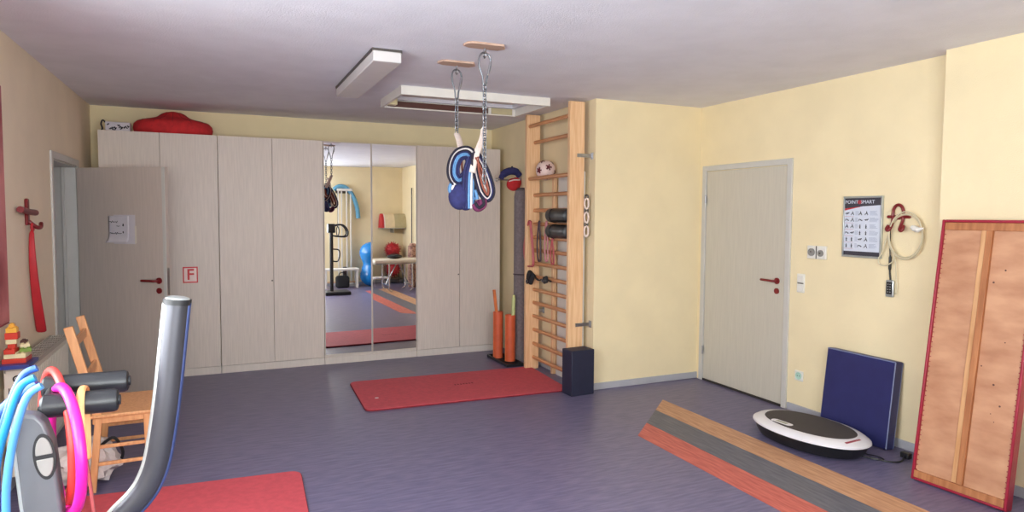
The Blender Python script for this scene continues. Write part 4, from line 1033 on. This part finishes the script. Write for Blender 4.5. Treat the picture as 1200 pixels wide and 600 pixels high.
def spiky(c, R, label):
    b = MB(); bm = bmesh.new(); bmesh.ops.create_icosphere(bm, subdivisions=3, radius=R)
    cen = [tuple(v.co) for v in bm.verts]; fc = [tuple(v.index for v in f.verts) for f in bm.faces]; bm.free()
    b._add(cen, fc)
    r = thing('spiky_ball', label, 'ball', c, group='red spiky balls at the rear')
    b.build('ball_body', 'red_strap', r)
    b = MB()
    for i in range(70):
        z_ = 1 - 2 * (i + .5) / 70; a = i * 2.39996; q = math.sqrt(1 - z_ * z_); v = Vector((q * math.cos(a), q * math.sin(a), z_))
        b.tube([v * R * .95, v * R * 1.28], [R * .09, R * .03], 6)
    b.build('spikes', 'red_strap', r)
r = thing('ball_stand', 'slim dark ball rack at the rear wall, seen in the mirror', 'rack', (3.86, YR + .25, 0))
b = MB()
for x_ in (-.19, .19):
    for y_ in (-.15, .15): b.cyl((x_, y_, 0), (x_, y_, .56), .01, 8)
b.build('rack_frame', 'dark_steel', r)
MB().box(-.2, .2, -.17, .17, .10, .12).build('shelf', 'dark_steel', r); MB().box(-.2, .2, -.17, .17, .54, .56).build('shelf', 'dark_steel', r)
spiky((3.86, YR + .25, .76), .155, 'red spiky ball on the upper shelf of the rear rack')
spiky((3.86, YR + .25, .32), .155, 'red spiky ball on the lower shelf of the rear rack')
r = thing('wall_shelf', 'thin metal wall shelf carrying the beige bolster', 'shelf', (3.90, YR, 1.245))
MB().box(-.30, .26, 0, .34, 0, .015).build('board', 'steel', r); MB().box(-.02, 0, 0, .25, -.10, 0).build('bracket', 'steel', r)
r = thing('bolster', 'beige half-round bolster with a red striped end on the wall shelf', 'bolster', (3.90, YR + .175, 1.261))
def half(Rr, x0, x1):
    pr = [(-Rr, 0)] + [(-Rr * math.cos(PI * k / 20), Rr * math.sin(PI * k / 20) * 2.0) for k in range(1, 20)] + [(Rr, 0)]
    b = MB(); T_ = Matrix(((0, 0, 1, 0), (1, 0, 0, 0), (0, 1, 0, 0), (0, 0, 0, 1))); b.prism(pr, x0, x1, T=T_); return b
half(.16, -.22, .0).build('cover_light', 'beige', r); half(.159, .0, .265).build('cover_dark', 'khaki', r)
half(.16, -.245, -.22).build('end_stripe', 'c_white', r); half(.16, -.30, -.245).build('end_stripe', 'red_strap', r)
r = thing('standing_bag', 'tall brown patterned bag beside the rear rack', 'bag', (4.04, .45, 0))
b = MB(); b.tube([(0, 0, 0), (0, 0, .1), (0, 0, .7), (0, 0, .88), (0, 0, .95)], [.09, .11, .105, .10, .05], 18); b.build('bag_body', 'brown_bag', r)
MB().torus((0, 0, .88), .09, .012, 'z', 20, 8).build('rim', 'brown_brick', r)
tag(MB().cyl((0, 0, 0), (0, 0, 2.15), .014, 10).build('floor_pole', 'dark_steel'), 'slim dark pole standing by the pier, seen in the mirror', 'pole', loc=(4.13, .1, 0))

# ------------------------------------------------------------------ light
world = bpy.data.worlds.new('daylight'); scene.world = world; world.use_nodes = True
wn = world.node_tree.nodes; wl = world.node_tree.links
bg = wn['Background']; SKY = 16.0
bg.inputs['Color'].default_value = (.93, .965, 1.0, 1); bg.inputs['Strength'].default_value = SKY
def portal(name, loc, rot, sx, sy):
    l = bpy.data.lights.new(name, 'AREA'); l.shape = 'RECTANGLE'; l.size = sx; l.size_y = sy; l.cycles.is_portal = True
    o = bpy.data.objects.new(name, l); COL.objects.link(o); o.location = loc; o.rotation_euler = rot
portal('window_daylight', (XL - .21, (W1[0] + W1[1]) / 2, (W1[2] + W1[3]) / 2), (0, -PI / 2, 0), W1[3] - W1[2], W1[1] - W1[0])
portal('window_daylight', ((W_ADDED[0] + W_ADDED[1]) / 2, YR - .21, (W_ADDED[2] + W_ADDED[3]) / 2), (PI / 2, 0, 0), W_ADDED[1] - W_ADDED[0], W_ADDED[3] - W_ADDED[2])  # sky light through the added rear window

# ------------------------------------------------------------------ camera
cam = bpy.data.cameras.new('camera'); co = bpy.data.objects.new('camera', cam); COL.objects.link(co)
yaw, pit, rol = map(math.radians, (24.1226, 3.1784, .3258))
fw = Vector((math.sin(yaw) * math.cos(pit), math.cos(yaw) * math.cos(pit), -math.sin(pit)))
rt = Vector((math.cos(yaw), -math.sin(yaw), 0)); up = rt.cross(fw)
rt2 = math.cos(rol) * rt + math.sin(rol) * up; up2 = -math.sin(rol) * rt + math.cos(rol) * up
co.matrix_world = Matrix(((rt2.x, up2.x, -fw.x, 0), (rt2.y, up2.y, -fw.y, 0), (rt2.z, up2.z, -fw.z, 1.6), (0, 0, 0, 1)))
cam.sensor_width = 36; cam.lens = 768.3746 / 1200 * 36; cam.shift_y = -5.77 / 1200; cam.clip_start = .02; cam.clip_end = 60
scene.camera = co
scene.view_settings.view_transform = 'Standard'; scene.view_settings.look = 'None'
scene.view_settings.gamma = 1; scene.view_settings.use_curve_mapping = False
scene.view_settings.exposure = 0.27
cy = scene.cycles
cy.use_denoising = True; cy.max_bounces = 10; cy.diffuse_bounces = 6; cy.glossy_bounces = 4; cy.transparent_max_bounces = 8
cy.sample_clamp_indirect = 6.0; cy.caustics_reflective = False; cy.caustics_refractive = False
cy.use_adaptive_sampling = False
